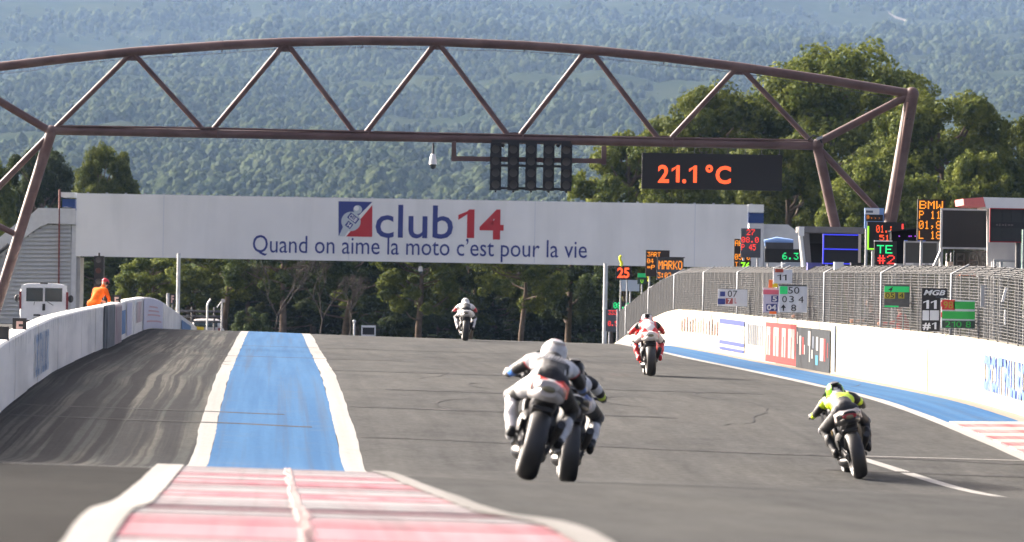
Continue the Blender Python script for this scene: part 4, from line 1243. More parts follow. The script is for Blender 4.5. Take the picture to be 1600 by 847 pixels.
# dome camera hanging under the bridge
def dome_camera(px, py0, py1, r_px, d, label, out=0.0):
    k = d / F; top = P(px, py0, d); bot = P(px, py1, d); r = r_px * k
    root = thing('dome_camera', label, 'camera', (top.x, top.y - out, bot.z))
    top.y -= out; bot.y -= out
    H = top.z - bot.z
    mb = MB(); mb.tube([top, top - Vector((0, 0, H * 0.42))], r * 0.28, 8); mb.build('hanger', M_darkgrey, root)
    mb = MB(); mb.tube([top - Vector((0, 0, H * 0.40)), top - Vector((0, 0, H * 0.48)), top - Vector((0, 0, H * 0.72)), top - Vector((0, 0, H * 0.80))], [r * 0.45, r * 0.75, r, r * 1.0], 14); mb.build('housing', M_white, root)
    mb = MB(); mb.ell(top - Vector((0, 0, H * 0.83)), (r * 0.8, r * 0.8, H * 0.16), 14, 8); mb.build('dome', M_glass, root)
dome_camera(657, 408, 428, 3.6, BD, 'small white dome camera hanging under the footbridge', -0.4)

# ================================================================== GANTRY
GD = 131.0
def g(px, py, off=0.0):
    p = P(px, py, GD); p.y += off; return p
gr = thing('track_gantry', 'brown tubular steel arch truss spanning the whole track', 'gantry', W(4, GD))
K = GD / F
def gtube(name, pts, rpx, n=10, off=0.0, m=M_maroon):
    mb = MB(); mb.tube([g(x, y, off) for x, y in pts], rpx * K, n); return mb.build(name, m, gr)
TC = [(-68, 116), (0, 104), (50, 98), (100, 92), (205, 81), (345, 71), (445, 66), (565, 63.5), (683, 65), (820, 71), (920, 78), (1040, 90), (1155, 104.5), (1300, 126), (1425, 147)]
gtube('top_chord', TC, 7.2, 12)
gtube('bottom_chord', [(80, 204), (325, 209), (565, 213.5), (803, 218), (1040, 223), (1278, 228)], 6.6, 12)
for a, b in [((84, 203), (203, 85)), ((210, 85), (322, 208)), ((328, 208), (443, 70)), ((450, 70), (557, 212)), ((568, 212), (680, 68)), ((686, 68), (798, 217)),
             ((808, 217), (915, 80)), ((925, 81), (1032, 221)), ((1044, 221), (1150, 107)), ((1160, 108), (1271, 225))]:
    gtube('diagonal', [a, b], 4.2, 8)
gtube('end_strut', [(1278, 223), (1424, 147)], 6.4); gtube('end_strut', [(80, 206), (-68, 118)], 6.4)
gfeet = []
def gleg(px, py, px2, r, name='leg'):
    a = g(px, py); lo = g(px2, 575); lo.z = G(U(lo.x, GD), GD)
    mb = MB(); mb.tube([a, lo], r * K, 12); mb.build(name, M_maroon, gr)
    return lo
f1 = gleg(1425, 147, 1352, 10.5); f2 = gleg(1277, 228, 1354, 8.0)
f3 = gleg(80, 206, -22, 8.5); f4 = gleg(-68, 118, -20, 10)
for f_ in (f1, f3):
    mb = MB(); mb.box(f_ + Vector((0, 0, 0.15)), (1.0, 0.8, 0.34)); mb.build('footing', M_concrete, gr)
gtube('brace', [(1280, 232), (1392, 352)], 5.0, 8); gtube('brace', [(78, 210), (-55, 346)], 5.0, 8); gtube('brace', [(34, 371), (-48, 330)], 4.6, 8)
for x, y, r in ((1425, 147, 11), (1277, 227, 10), (80, 205, 9.5), (-68, 117, 11)):
    mb = MB(); mb.ell(g(x, y), (r * K, r * K, r * K), 12, 8); mb.build('joint', M_maroon, gr)
gtube('cable_tray', [(95, 197), (325, 200.5), (565, 206), (803, 211), (1040, 216), (1262, 219.5)], 2.0, 6, -0.05)
for i in range(30):
    x = 105 + i * 39; y = 197 + (x - 95) * 0.0193; mb = MB(); mb.box(g(x, y + 3.5), (0.02, 0.03, 0.11)); mb.build('tray_clip', M_darkgrey, gr)
for x, y in ((348, 71), (567, 64), (820, 71), (1038, 90)):
    mb = MB(); mb.tube([g(x, y - 8, -0.02), g(x + 0.4, y + 7, -0.02)], 0.012, 6); mb.lathe_x([(-0.012, 0.107), (0.012, 0.107), (0.012, 0.114), (-0.012, 0.114)], g(x, y), 16); mb.tube([g(x, y + 7, -.02), g(x - 2, y + 10, -.02)], 0.02, 6); mb.build('cable_clamp', M_galv, gr)
mb = MB(); mb.tube([g(x, y + 9.5 + 1.5 * ((i * 7) % 3)) for i, (x, y) in enumerate(TC)], 0.007, 4); mb.build('cable', M_darkgrey, gr)
mb = MB(); mb.lathe_x([(-0.03, 0.15), (0.03, 0.15), (0.03, 0.17), (-0.03, 0.17)], g(1418, 186), 16)
mb.xf(Matrix.Translation(g(1418, 186)) @ Matrix.Rotation(radians(80), 4, 'Y') @ Matrix.Translation(-g(1418, 186))); mb.build('strap', M_black, gr)
mb = MB(); mb.tube([g(1418, 160, -0.14), g(1390, 345, -0.14)], 0.03, 6); mb.build('conduit', mat('rusty_conduit', (0.3, 0.17, 0.13), 0.6), gr)
mb = MB(); mb.tube([g(1262, 219, -.1), g(1270, 212, -.1), g(1280, 214, -.1), g(1284, 224, -.1)], 0.022, 6); mb.build('cable', M_black, gr)
mb = MB(); mb.box(g(1280, 216, -0.16), (0.16, 0.12, 0.07), 0, Matrix.Rotation(radians(-25), 3, 'Y')); mb.build('junction_box', M_grey, gr)
dome_camera(677, 224, 265, 6.0, GD - 0.12, 'white dome camera hanging from the gantry on a dark stalk')

# welded node collars and gusset plates
for x, y in ((206, 84), (446, 70), (683, 67), (919, 80), (1155, 106)):
    mb = MB(); mb.box(g(x, y + 6), (0.30, 0.025, 0.16)); mb.build('gusset_plate', M_maroon, gr)
for x, y in ((325, 207), (562, 212), (803, 216), (1038, 221)):
    mb = MB(); mb.box(g(x, y - 5), (0.30, 0.025, 0.13)); mb.build('gusset_plate', M_maroon, gr)
    mb = MB(); mb.lathe_x([(-0.02, 0.10), (0.02, 0.10), (0.02, 0.128), (-0.02, 0.128)], g(x + 14, y + 1.3), 18); mb.build('flange', M_maroon, gr)
# start lights: a frame and five columns of four lamps
sr = thing('start_lights', 'black five column start light panel hanging from the gantry', 'start lights', g(829, 300))
fs_ = Face(766, 224, 893, 298, GD - 0.25)
def sbar(name, pts, r, m, off=0.0):
    mb = MB(); mb.tube([fs_.at(x, y, -off) for x, y in pts], r, 4); return mb.build(name, m, sr)
def sbox(name, x0, y0, x1, y1, o0, o1, m):
    mb = MB(); fs_.box(mb, x0, y0, x1, y1, o0, o1); return mb.build(name, m, sr)
for a, b in (((705.5, 220), (712.5, 252)), ((940, 228), (947.5, 257))):
    sbox('hanger', a[0], a[1], b[0], b[1], -0.22, -0.10, M_maroon)
mb = MB()
c0 = fs_.at(826.5, 249.5, -0.15); mb.box(c0, (241 * fs_.k, 0.1, 7.5 * fs_.k), 0, Matrix.Rotation(radians(-0.0), 3, 'Y')); mb.build('cross_bar', M_maroon, sr)
sbox('cross_bar', 768, 219.5, 892, 223.5, -0.12, 0.0, M_black); sbox('cross_bar', 768, 257.5, 892, 261, -0.12, 0.0, M_black); sbox('cross_bar', 768, 293, 892, 296.5, -0.12, 0.0, M_black)
for x in (786, 872): 
    mb = MB(); mb.ell(fs_.at(x, 227, 0.0), (0.05, 0.06, 0.05), 10, 6); mb.build('side_lamp', M_black, sr)
for i in range(5):
    cx = 774.5 + i * 27.6; ym = 261 + (cx - 829) * 0.012; tilt = 0.0
    mb = MB(); fs_.box(mb, cx - 8.7, ym - 37.5, cx + 8.7, ym + 37, -0.10, 0.10); o = mb.build('light_column', M_black, sr)
    for j in range(4):
        cy = ym - 27 + j * 18.4
        c = fs_.at(cx, cy, 0.10); r = 7.0 * fs_.k
        mb = MB()
        # hood: an open half tube above the lens
        n = 14; vs = []
        for q in range(n + 1):
            a = radians(-20) + radians(220) * q / n
            for dy, rr_ in ((0, r), (-0.14, r * 1.0), (-0.14, r * 0.93), (0, r * 0.93)):
                vs.append(c + Vector((rr_ * cos(a), dy, rr_ * sin(a))))
        fsx = []
        for q in range(n):
            for w in range(4):
                fsx.append((q * 4 + w, q * 4 + (w + 1) % 4, (q + 1) * 4 + (w + 1) % 4, (q + 1) * 4 + w))
        mb.add(vs, fsx, 0, False)
        mb.add([c + Vector((r * .92 * cos(2 * pi * q / 18), -0.012, r * .92 * sin(2 * pi * q / 18))) for q in range(18)], [tuple(range(18))], 1)
        mb.build('lamp', [M_black, M_lens], o)
    mb = MB(); mb.ell(fs_.at(cx, ym + 38.5), (0.03, 0.03, 0.03), 8, 5); mb.build('bolt', M_black, o)

# ================================================================== LED AND LAP BOARDS
def board(name, label, cat, x0, y0, x1, y1, d, body, lines=(), frame=None, fm=None, depth=0.1, posts=(), group=None, yaw=0.0, extra=None, postm=None, pr=0.03):
    """a sign standing on its posts behind the fence (or hung): one thing with a panel, a frame, its writing and posts."""
    f = Face(x0, y0, x1, y1, d, yaw)
    root = thing(name, label, cat, (f.C.x, f.C.y, f.C.z - f.h / 2), group)
    mb = MB(); mb.box(f.loc(0, 0, -depth / 2), (f.w, depth, f.h), 0, f.R); mb.build('panel', body, root)
    if frame:
        t = frame * f.k
        for nm, cx, cz, sx, sz in (('frame_rail', 0, f.h / 2 - t / 2, f.w, t), ('frame_rail', 0, -f.h / 2 + t / 2, f.w, t), ('frame_rail', -f.w / 2 + t / 2, 0, t, f.h - 2 * t), ('frame_rail', f.w / 2 - t / 2, 0, t, f.h - 2 * t)):
            mb = MB(); mb.box(f.loc(cx, cz, 0.02), (sx, 0.045, sz), 0, f.R); mb.build(nm, fm, root)
    for ln in lines:
        kind, t, m, a, b, c, e = ln[:7]
        mb = MB()
        if kind == 'dot': f.dots(mb, t, a, b, c, e, 0.014)
        elif kind == 'box': f.box(mb, a, b, c, e, 0.0, 0.012 if len(ln) < 8 else ln[7])
        elif kind == 'tri': f.flat(mb, ([(0, 0), (1, 0), (0.5, 1)], [(0, 1, 2)]), a, b, c, e, 0.016)
        elif kind == 'bold': f.text(mb, t, a, b, c, e, 0.016, 0, 0.03)
        elif kind == 'ital': f.text(mb, t, a, b, c, e, 0.016, 0, 0.03, 0.3)
        else: f.text(mb, t, a, b, c, e, 0.016)
        mb.build({'dot': 'led_characters', 'box': 'panel_field'}.get(kind, 'lettering'), m, root)
    for px in posts:
        p = f.at(px, y1, -depth / 2); lo = p.copy(); lo.z = G(U(p.x, p.y), p.y)
        mb = MB(); mb.tube([p + Vector((0, 0, 0.02)), lo], pr, 8); mb.build('post', postm or M_grey, root)
    if extra: extra(root, f)
    return root, f
def hooks(root, f):
    for i in range(9):
        x = 1007 + i * 26.3; y = 240 + (x - 1003) * 0.012
        mb = MB(); a = f.at(x, y + 0.5, -0.05); b = f.at(x, y - 10.5, -0.05)
        mb.tube([a, a.lerp(b, 0.5) + Vector((0.02 * (-1) ** i, 0, 0)), b], 0.008, 5); mb.box(a + Vector((0, 0, 0.015)), (0.06, 0.06, 0.04)); mb.build('hook', M_galv, root)
board('temperature_board', 'wide black board showing 21.1 °C in red, hung under the gantry', 'display board', 1003, 240.5, 1222, 296.5, GD - 0.2, M_led_off,
      [('bold', '21.1 \u00b0C', M_orangeled, 1028, 257, 1142, 287)], depth=0.16, extra=hooks)
GB = 'lap boards standing along the pit wall'
def bd(px, u=14.0): return u * F / (px - 428)
LB = 'lap board'
board('lap_board', 'black lap board with a bright orange 25 at the far end', LB, 962, 415.5, 987, 437, 196, M_led_off, [('bold', '25', M_orangeled, 964.5, 418, 983.5, 434.5)], posts=(970, 980), group=GB)
r_, f_ = board('lap_board', 'grey blank back of a lap board below the orange 25', LB, 970, 437.5, 999, 455, 198, mat('pale_blue_grey_sheet', (0.45, 0.5, 0.56), 0.6), [], posts=(985,), group=GB)
board('lap_board', 'small dark lap board with a lime top band beside the orange 25', LB, 996, 426.5, 1010, 444, 194, mat('dark_green_board', (0.03, 0.06, 0.04), 0.6), [('box', '', M_brightgreen, 996.3, 427, 1009.7, 433.5), ('dot', 'V', M_limeled, 1001, 437, 1005, 442.5)], posts=(1003,), group=GB)
board('lap_board', 'dark lap board with orange letters 3ART 04 P half hidden behind another', LB, 1009, 391, 1046, 432, 186, M_led_warm, [('dot', '3ART', M_amber, 1011.5, 394, 1032, 401), ('dot', '04', M_amber, 1011, 404, 1021, 411.5), ('dot', '=P', M_amber, 1011, 414, 1023, 421)], posts=(1015, 1040), group=GB)
board('lap_board', 'grey lap board reading MARKO in amber over a lap time', LB, 1026.5, 402, 1068, 438, 178, mat('grey_led_face', (0.1, 0.105, 0.11), 0.6), [('dot', 'MARKO', M_amber, 1029, 407.5, 1066, 421), ('dot', '3:02.01', M_amber, 1027.5, 426, 1065, 435)], posts=(1032, 1062), group=GB,
      extra=lambda root, f: (lambda mb: (f.box(mb, 1026, 401.5, 1070, 403, -0.1, 0.14), mb.build('visor', M_darkgrey, root)))(MB()))
board('lap_board', 'narrow green lap time board hanging low at the fence end', LB, 957, 471.5, 991.5, 483, 199, M_led_off, [('dot', '08.81', M_greenled, 958.5, 473, 989, 482)], posts=(965, 985), group=GB)
board('lap_board', 'grey lap board with small red figures 333 and 0.5 at the fence end', LB, 946.5, 483.5, 969.5, 518, 204, mat('slate_led_face', (0.085, 0.09, 0.1), 0.6), [('dot', '333', M_redled, 950.5, 485, 963.5, 492), ('dot', '0.5', M_redled, 950, 501.5, 965, 509.5)], posts=(952, 965), group=GB)
board('lap_board', 'dark lap board with amber AH, behind the red figured one', LB, 1147, 373.5, 1173, 418, 156, M_led_warm, [('dot', 'AH', M_amber, 1148.5, 375.5, 1160, 384.5), ('dot', '05.0', M_amber, 1148, 397, 1172, 406), ('dot', 'T', M_amber, 1148.5, 409.5, 1153, 416.5)], posts=(1150, 1170), group=GB)
board('lap_board', 'slate lap board with red figures 27, 08.0, P 45 before the footbridge end', LB, 1157.5, 357, 1188.5, 402.5, 150, mat('slate_led_face', (0.085, 0.09, 0.1), 0.6), [('dot', '27', M_redled, 1166.5, 358.5, 1179.5, 367.5), ('dot', '08.0', M_redled, 1158.5, 370.5, 1185.5, 379), ('dot', 'P 45', M_redled, 1158.5, 381.5, 1181, 391)], posts=(1162, 1184), group=GB)
board('lap_board', 'small black lap board with a lime yellow 76', LB, 1156, 407.5, 1173.5, 423, 149, M_led_off, [('bold', '76', M_limeled, 1157.5, 409.5, 1172, 421)], posts=(1160, 1170), group=GB)
board('lap_board', 'long low black board showing green 6.3 under a blue cover', LB, 1195, 389, 1252, 410.5, 144, M_led_off, [('dot', '6.3', M_greenled, 1222.5, 395, 1247.5, 405.5)], posts=(1200, 1246), group=GB,
      extra=lambda root, f: [(lambda mb: (mb.tube([f.at(1195, 380, -0.25), f.at(1215, 377, -0.25), f.at(1240, 379, -0.25)], [0.10, 0.13, 0.09], 8), mb.build('rolled_cover', mat('blue_sheet', (0.2, 0.33, 0.6), 0.5), root)))(MB()), (lambda mb: (f.box(mb, 1197, 379, 1240, 389.5, -0.4, -0.12), mb.build('housing', M_darkgrey, root)))(MB())])
# pit wall shelter with sloping front
sd = 128.5; fsh = Face(1247, 352, 1350, 420, sd)
sh_ = thing('pit_shelter', 'open grey timing shelter with a pale roof edge beside the blue framed board', 'shelter', (fsh.C.x, sd, gz(fsh.C)))
M_shel = mat('grey_brown_cladding', (0.2, 0.185, 0.18), 0.6, var=0.08)
mb = MB(); fsh.box(mb, 1249, 354.5, 1350, 364, -1.6, 0.1); mb.build('roof', M_shel, sh_)
mb = MB(); fsh.box(mb, 1247.5, 354.5, 1256, 369, 0.1, 0.18); mb.build('roof_edge', M_white, sh_)
mb = MB(); mb.prism([(fsh.at(x, y).x, fsh.at(x, y).z) for x, y in ((1252, 364), (1264, 364), (1268, 418), (1257, 418))], sd - 0.05, sd + 1.5); mb.build('side_panel', M_shel, sh_)
mb = MB(); mb.tube([fsh.at(1251, 368, 0.05), fsh.at(1257, 420, 0.05)], 0.05, 6); mb.build('front_post', M_white, sh_)
mb = MB(); fsh.box(mb, 1264, 364, 1350, 420, -1.6, -1.45); mb.build('rear_wall', M_darkgrey, sh_)
mb = MB(); fsh.box(mb, 1268, 380, 1292, 410, -1.2, -0.9); mb.build('screen', M_led_off, sh_)
for px in (1258, 1346):
    p = fsh.at(px, 420, -0.5); mb = MB(); mb.tube([p, Vector((p.x, p.y, gz(p)))], 0.05, 6); mb.build('post', M_grey, sh_)
board('lap_board', 'blank black two panel board in a bright blue frame', LB, 1285.5, 366, 1344, 413, 124, M_led_off, [('box', '', M_blueled, 1285.8, 388.5, 1341, 390.5, 0.02)], frame=1.8, fm=M_blueled, posts=(1292, 1338), group=GB,
      extra=lambda root, f: (lambda mb: (f.box(mb, 1341, 366, 1345, 413, 0.0, 0.05), mb.build('side_edge', mat('cream_edge', (0.6, 0.5, 0.4), 0.6), root)))(MB()))
board('lap_board', 'blue and white sponsor topped board with a row of amber leds', LB, 1351, 325, 1381, 357, 120, mat('blue_sheet', (0.2, 0.33, 0.6), 0.5), [('box', '', M_boardwhite, 1351.5, 325.5, 1374, 335), ('box', '', M_adpale, 1353, 329, 1364, 332.5, 0.016), ('box', '', M_led_off, 1353.5, 335.5, 1379.5, 345.5, 0.014), ('dot', '#,,,', M_amber, 1353.5, 336.5, 1377, 342.5)], posts=(1354, 1379), group=GB)
board('lap_board', 'black lap board with orange red figures and a lime left edge', LB, 1355, 347, 1412, 391, 117, M_led_off, [('dot', '01.', M_orangeled, 1369, 352, 1388, 363.5), ('dot', ':', M_orangeled, 1390, 352, 1395, 363), ('dot', '51', M_orangeled, 1374, 367, 1390, 376), ('box', '', M_limeled, 1355.3, 353.5, 1357.6, 390, 0.03), ('box', '', M_limeled, 1357.6, 388, 1366, 390, 0.03), ('box', '', M_redled, 1409, 350, 1411.5, 358, 0.03)], posts=(1364, 1405), group=GB)
board('lap_board', 'black lap board reading TE in green over #2 in red', LB, 1366, 376.5, 1401, 418, 113, M_led_off, [('dot', 'TE', M_greenled, 1370, 383, 1394.5, 396), ('dot', '#2', M_redled, 1371, 398.5, 1398, 412.5)], posts=(1371, 1396), group=GB,
      extra=lambda root, f: (lambda mb: (f.box(mb, 1365.5, 375.8, 1394, 377.6, 0.0, 0.06), mb.build('top_rail', M_white, root)))(MB()))
# dark shelter with purple lamps and a monitor
sd = 114.0; fs2 = Face(1394, 358, 1437, 416, sd)
s2 = thing('pit_shelter', 'black box shelter with tiny purple lights behind the monitor', 'shelter', (fs2.C.x, sd, gz(fs2.C)))
mb = MB(); mb.prism([(fs2.at(x, y).x, fs2.at(x, y).z) for x, y in ((1394, 361), (1440, 357), (1470, 357), (1470, 418), (1394, 416))], sd + 0.2, sd + 0.75); mb.build('body', mat('matt_black_panel', (0.012, 0.012, 0.014), 0.9), s2)
mb = MB(); mb.prism([(fs2.at(x, y).x, fs2.at(x, y).z) for x, y in ((1392, 360), (1440, 355.5), (1470, 355.5), (1470, 357), (1440, 357.2), (1392, 362))], sd, sd + 0.8); mb.build('roof', mat('matt_grey_panel', (0.04, 0.04, 0.042), 0.9), s2)
for px in (1406, 1421.5, 1424.5, 1431):
    mb = MB(); mb.ell(fs2.at(px, 369, -0.17), (0.018, 0.02, 0.014), 8, 5); mb.build('purple_light', M_purpleled, s2)
p = fs2.at(1400, 416, -0.6); mb = MB(); mb.tube([p, Vector((p.x, p.y, gz(p)))], 0.05, 6); mb.build('post', M_grey, s2)
board('monitor', 'blank grey framed monitor with blue strips along its top', 'monitor', 1412.5, 377, 1466, 413.5, 110, mat('dim_screen', (0.05, 0.055, 0.055), 0.3), [('box', '', mat('bright_blue_tape', (0.12, 0.22, 0.8), 0.5), 1413, 375.5, 1418, 378, 0.04), ('box', '', mat('bright_blue_tape', (0.12, 0.22, 0.8), 0.5), 1434, 376, 1446, 378.5, 0.04), ('box', '', M_white, 1415, 411, 1427, 414, 0.05), ('box', '', M_white, 1435, 411.5, 1445, 414, 0.05), ('box', '', M_white, 1451, 411.5, 1459, 414, 0.05)], frame=2.4, fm=M_grey, posts=(1438,), group=None)
board('lap_board', 'tall amber lap board reading BMW, P 11, 01,8 and L 18', LB, 1433.5, 311.5, 1477, 376, 109, M_led_warm, [('dot', 'BMW', M_amber, 1436.5, 314, 1473.5, 326.5), ('dot', 'P 11', M_amber, 1436, 329.5, 1470, 342), ('dot', '01,8', M_amber, 1435.5, 345, 1470, 358), ('dot', 'L 18', M_amber, 1435.5, 361, 1470, 373.5)], posts=(1440, 1470), group=GB)
board('lap_board', 'big blank dark board in a pale grey frame on a long post', LB, 1469.5, 326, 1545, 389.5, 105.5, M_led_off, [], frame=3.0, fm=M_grey, posts=(1471.5, 1541), group=GB,
      extra=lambda root, f: (lambda mb: (mb.tube([f.at(1470, 393, -0.05), f.at(1458, 420, -0.05)], 0.03, 6), mb.build('strut', M_grey, root)))(MB()))
def segs(root, f):
    for cx in (1500.5, 1521, 1541):
        mb = MB(); y = 392.5
        for (a, b, c, e) in ((-6, 3, 6, 5.5), (-6, 14, 6, 16.5), (-6, 25.5, 6, 28), (-7, 4, -4.8, 15), (4.8, 4, 7, 15), (-7, 16, -4.8, 27), (4.8, 16, 7, 27)):
            f.box(mb, cx + a, y + b, cx + c, y + e, 0.0, 0.012)
        mb.build('segment_digit', mat('unlit_segment', (0.03, 0.038, 0.042), 0.35), root)
board('lap_board', 'low black board with three unlit seven segment figures', LB, 1490, 391, 1556, 424, 103, mat('dull_black_glass', (0.012, 0.014, 0.016), 0.25), [], posts=(1495, 1550), group=GB, extra=segs)
# white shelter with a red roof end at the right
sd = 101.0; f3_ = Face(1503, 309, 1640, 430, sd)
s3 = thing('pit_shelter', 'white pit wall shelter with a red roof end at the right edge', 'shelter', (f3_.C.x, sd, gz(f3_.C)))
M_greywall = mat('pale_shelter_wall', (0.5, 0.48, 0.47), 0.6, var=0.05)
def fp(pts): return [(f3_.at(x, y).x, f3_.at(x, y).z) for x, y in pts]
mb = MB(); mb.prism(fp([(1503, 311), (1534, 308.5), (1538, 323.5), (1513, 323), (1504, 321)]), sd - 0.3, sd + 1.6); mb.build('roof_end', mat('red_shelter_paint', (0.72, 0.19, 0.17), 0.5, var=0.06), s3)
mb = MB(); mb.prism(fp([(1534.5, 308.5), (1690, 312), (1690, 330), (1539, 326)]), sd - 0.3, sd + 1.6); mb.build('roof', M_white, s3)
mb = MB(); mb.prism(fp([(1546, 326), (1690, 329), (1690, 440), (1546, 436)]), sd + 0.5, sd + 0.6); mb.build('rear_wall', M_greywall, s3)
mb = MB(); f3_.box(mb, 1552, 409, 1596, 434, -0.42, -0.36); mb.build('half_door', M_white, s3)
for px in (1556, 1566, 1595):
    p = f3_.at(px, 408, -0.2); mb = MB(); mb.tube([p, Vector((p.x, p.y, gz(p)))], 0.03, 6); mb.build('post', M_grey, s3)
mb = MB(); mb.tube([f3_.at(1554, 407, -0.2), f3_.at(1600, 408.5, -0.2)], 0.025, 6); mb.build('handrail', M_grey, s3)
board('lap_board', 'wide dark eight field board in a dark red frame on the white shelter', LB, 1546, 325.5, 1606, 379, 100, mat('dark_field_face', (0.03, 0.03, 0.032), 0.5), [('box', '', M_black, 1548, 347, 1606, 356, 0.006), ('dot', '=:=:==', mat('dim_led', (0.25, 0.2, 0.19), 0.5), 1556, 349, 1583, 354)] + [('box', '', M_black, x, 328, x + 0.9, 377, 0.01) for x in (1564.5, 1580, 1596)], frame=1.6, fm=mat('dark_red_frame', (0.3, 0.01, 0.02), 0.5), posts=(1591,), group=GB, postm=M_darkgrey, pr=0.05)
board('lap_board', 'green edged board cut by the right edge of the view', LB, 1597, 359, 1640, 432, 97, mat('dark_green_face', (0.02, 0.14, 0.09), 0.5), [], frame=2.2, fm=M_grey, posts=(1602, 1636), group=GB)

# ---- hand held pit boards put out through the fence over the track
HB = 'pit board'; GP = 'pit boards held out over the wall'
def pd(px): return RW * F / (px - 428) + 0.0
def hand_board(label, x0, y0, x1, y1, u, body, lines, frame=None, fm=None, extra=None):
    ext = 11 if 'MGB' in label else 0
    k_ = ((x1 - x0) / 2 + ext) / ((x0 + x1) / 2 - 428)          # keep the whole board on the track side of the mesh
    u = min(u, 12.86 / (1 + k_))
    d = u * F / ((x0 + x1) / 2 - 428)
    r, f = board('pit_board', label, HB, x0, y0, x1, y1, d, body, lines, frame, fm, depth=0.03, group=GP, extra=extra)
    mb = MB(); mb.tube([f.loc(f.w * 0.45, -f.h * 0.3, -0.045), f.loc(f.w * 0.5 + 0.35, -f.h * 0.34, -0.1)], 0.014, 6); mb.build('handle', M_darkgrey, r)
    return r, f
hand_board('white pit board with 07 over smaller figures', 1122, 452, 1168, 478.5, 12.70, M_boardwhite, [('text', '07', M_black, 1137, 454, 1152, 464), ('box', '', M_navy, 1121.5, 466.5, 1133, 475.5, 0.02), ('bold', '05', M_whiteled, 1122.5, 467.5, 1132.5, 474.5), ('box', '', mat('dull_red_print', (0.4, 0.1, 0.1), 0.6), 1134, 466, 1145, 475), ('bold', '7', M_whiteled, 1137, 467, 1142, 474), ('text', 'L', M_redprint, 1148, 466, 1151, 474), ('box', '', M_navy, 1125, 455.5, 1133, 463)])
hand_board('white pit board with 11 held highest, above the fence line', 1208.5, 421, 1238, 443, 12.68, M_boardwhite, [('text', '11', M_black, 1214, 429, 1229, 438), ('box', '', mat('rust_red_print', (0.4, 0.06, 0.03), 0.6), 1211, 420.5, 1224, 425.5, 0.03)], extra=lambda root, f: (lambda mb: (mb.tube([f.at(1208.5, 444, 0.02), f.at(1208.5, 419, 0.02), f.at(1227, 411.5, 0.02)], 0.012, 6), mb.build('white_pole', M_white, root)))(MB()))
hand_board('white pit board with 50, 034 and an arrow 8 and a green square', 1217, 446, 1261, 488, 12.68, M_boardwhite, [('box', '', M_brightgreen, 1218.5, 447.5, 1230.5, 459.5), ('text', '50', M_black, 1231.5, 448.5, 1249, 459), ('text', '0', M_black, 1222, 462.5, 1229.5, 472.5), ('text', '3', M_black, 1233, 462.5, 1240.5, 472.5), ('text', '4', M_black, 1247.5, 463, 1255.5, 473), ('text', '8', M_black, 1236, 476, 1244, 486.5), ('box', '', M_black, 1223, 480, 1225, 486), ('tri', '', M_black, 1220, 475.5, 1228, 481), ('box', '', M_black, 1217, 445.5, 1261, 447)])
hand_board('lilac pit board with a pink band and black boxed 5 and 04', 1192.5, 450, 1217, 488.5, 12.66, mat('lilac_board', (0.52, 0.52, 0.66), 0.6), [('box', '', mat('dull_pink_print', (0.5, 0.12, 0.2), 0.6), 1192.5, 453, 1217, 460), ('box', '', M_navy, 1205, 462, 1216, 472), ('bold', '5', M_boardwhite, 1207, 463, 1214, 471), ('box', '', M_navy, 1197, 475, 1214, 486), ('bold', '04', M_boardwhite, 1198, 476, 1213, 485), ('box', '', M_orangeboard, 1202, 486.5, 1213, 490.5, 0.02)])
hand_board('small orange and yellow number plates above the lilac pit board', 1201.5, 437, 1208, 449.5, 12.64, M_orangeboard, [('box', '', M_yellow, 1207, 442, 1215, 449, 0.02)])
hand_board('green headed pit board with yellow 05 4 plates', 1381.5, 445, 1421, 480, 12.68, M_galv, [('box', '', M_brightgreen, 1382, 447.5, 1420.5, 456.5), ('ital', '4', M_black, 1388, 448.5, 1395, 455.5), ('box', '', M_olive, 1382, 457, 1398.5, 466.5), ('text', '05', M_black, 1383.5, 458, 1397, 465.5), ('box', '', M_olive, 1403.5, 457, 1413, 466.5), ('text', '4', M_black, 1405, 458, 1411.5, 465.5), ('box', '', M_brightgreen, 1382, 477.5, 1404, 480)])
hand_board('black pit board with MGB, 11 and #1 in white', 1440, 450.5, 1469, 517.5, 12.68, M_black, [('ital', 'MGB', M_whiteled, 1443, 453, 1477, 461.5), ('box', '', M_black, 1468.5, 450.5, 1480, 466, 0.006), ('text', 'RACING', M_adpale, 1462, 463, 1478, 465.5), ('bold', '11', M_whiteled, 1442.5, 469, 1463.5, 482.5), ('box', '', M_boardwhite, 1441.5, 485, 1451.5, 500.5), ('box', '', M_boardwhite, 1453, 485, 1467, 500.5), ('bold', '#1', M_whiteled, 1441.5, 503.5, 1463, 516)])
hand_board('green pit board with a red 98 plate and dark 2 0 8 row', 1470.5, 469, 1523, 513.5, 12.66, M_boardwhite, [('box', '', M_boardgreen, 1490, 471.5, 1523, 483), ('box', '', M_boardred, 1472, 468.5, 1492, 484), ('text', '98', M_olive, 1474, 471, 1489, 482), ('box', '', M_boardgreen, 1472, 486.5, 1523, 498.5), ('box', '', mat('dark_green_board', (0.03, 0.06, 0.04), 0.6), 1472, 501, 1523, 513), ('text', '210 8', M_boardgreen, 1477, 502, 1517, 511.5), ('box', '', M_boardred, 1470.3, 471, 1472, 479, 0.02), ('box', '', M_boardred, 1470.3, 488, 1472, 496, 0.02)])
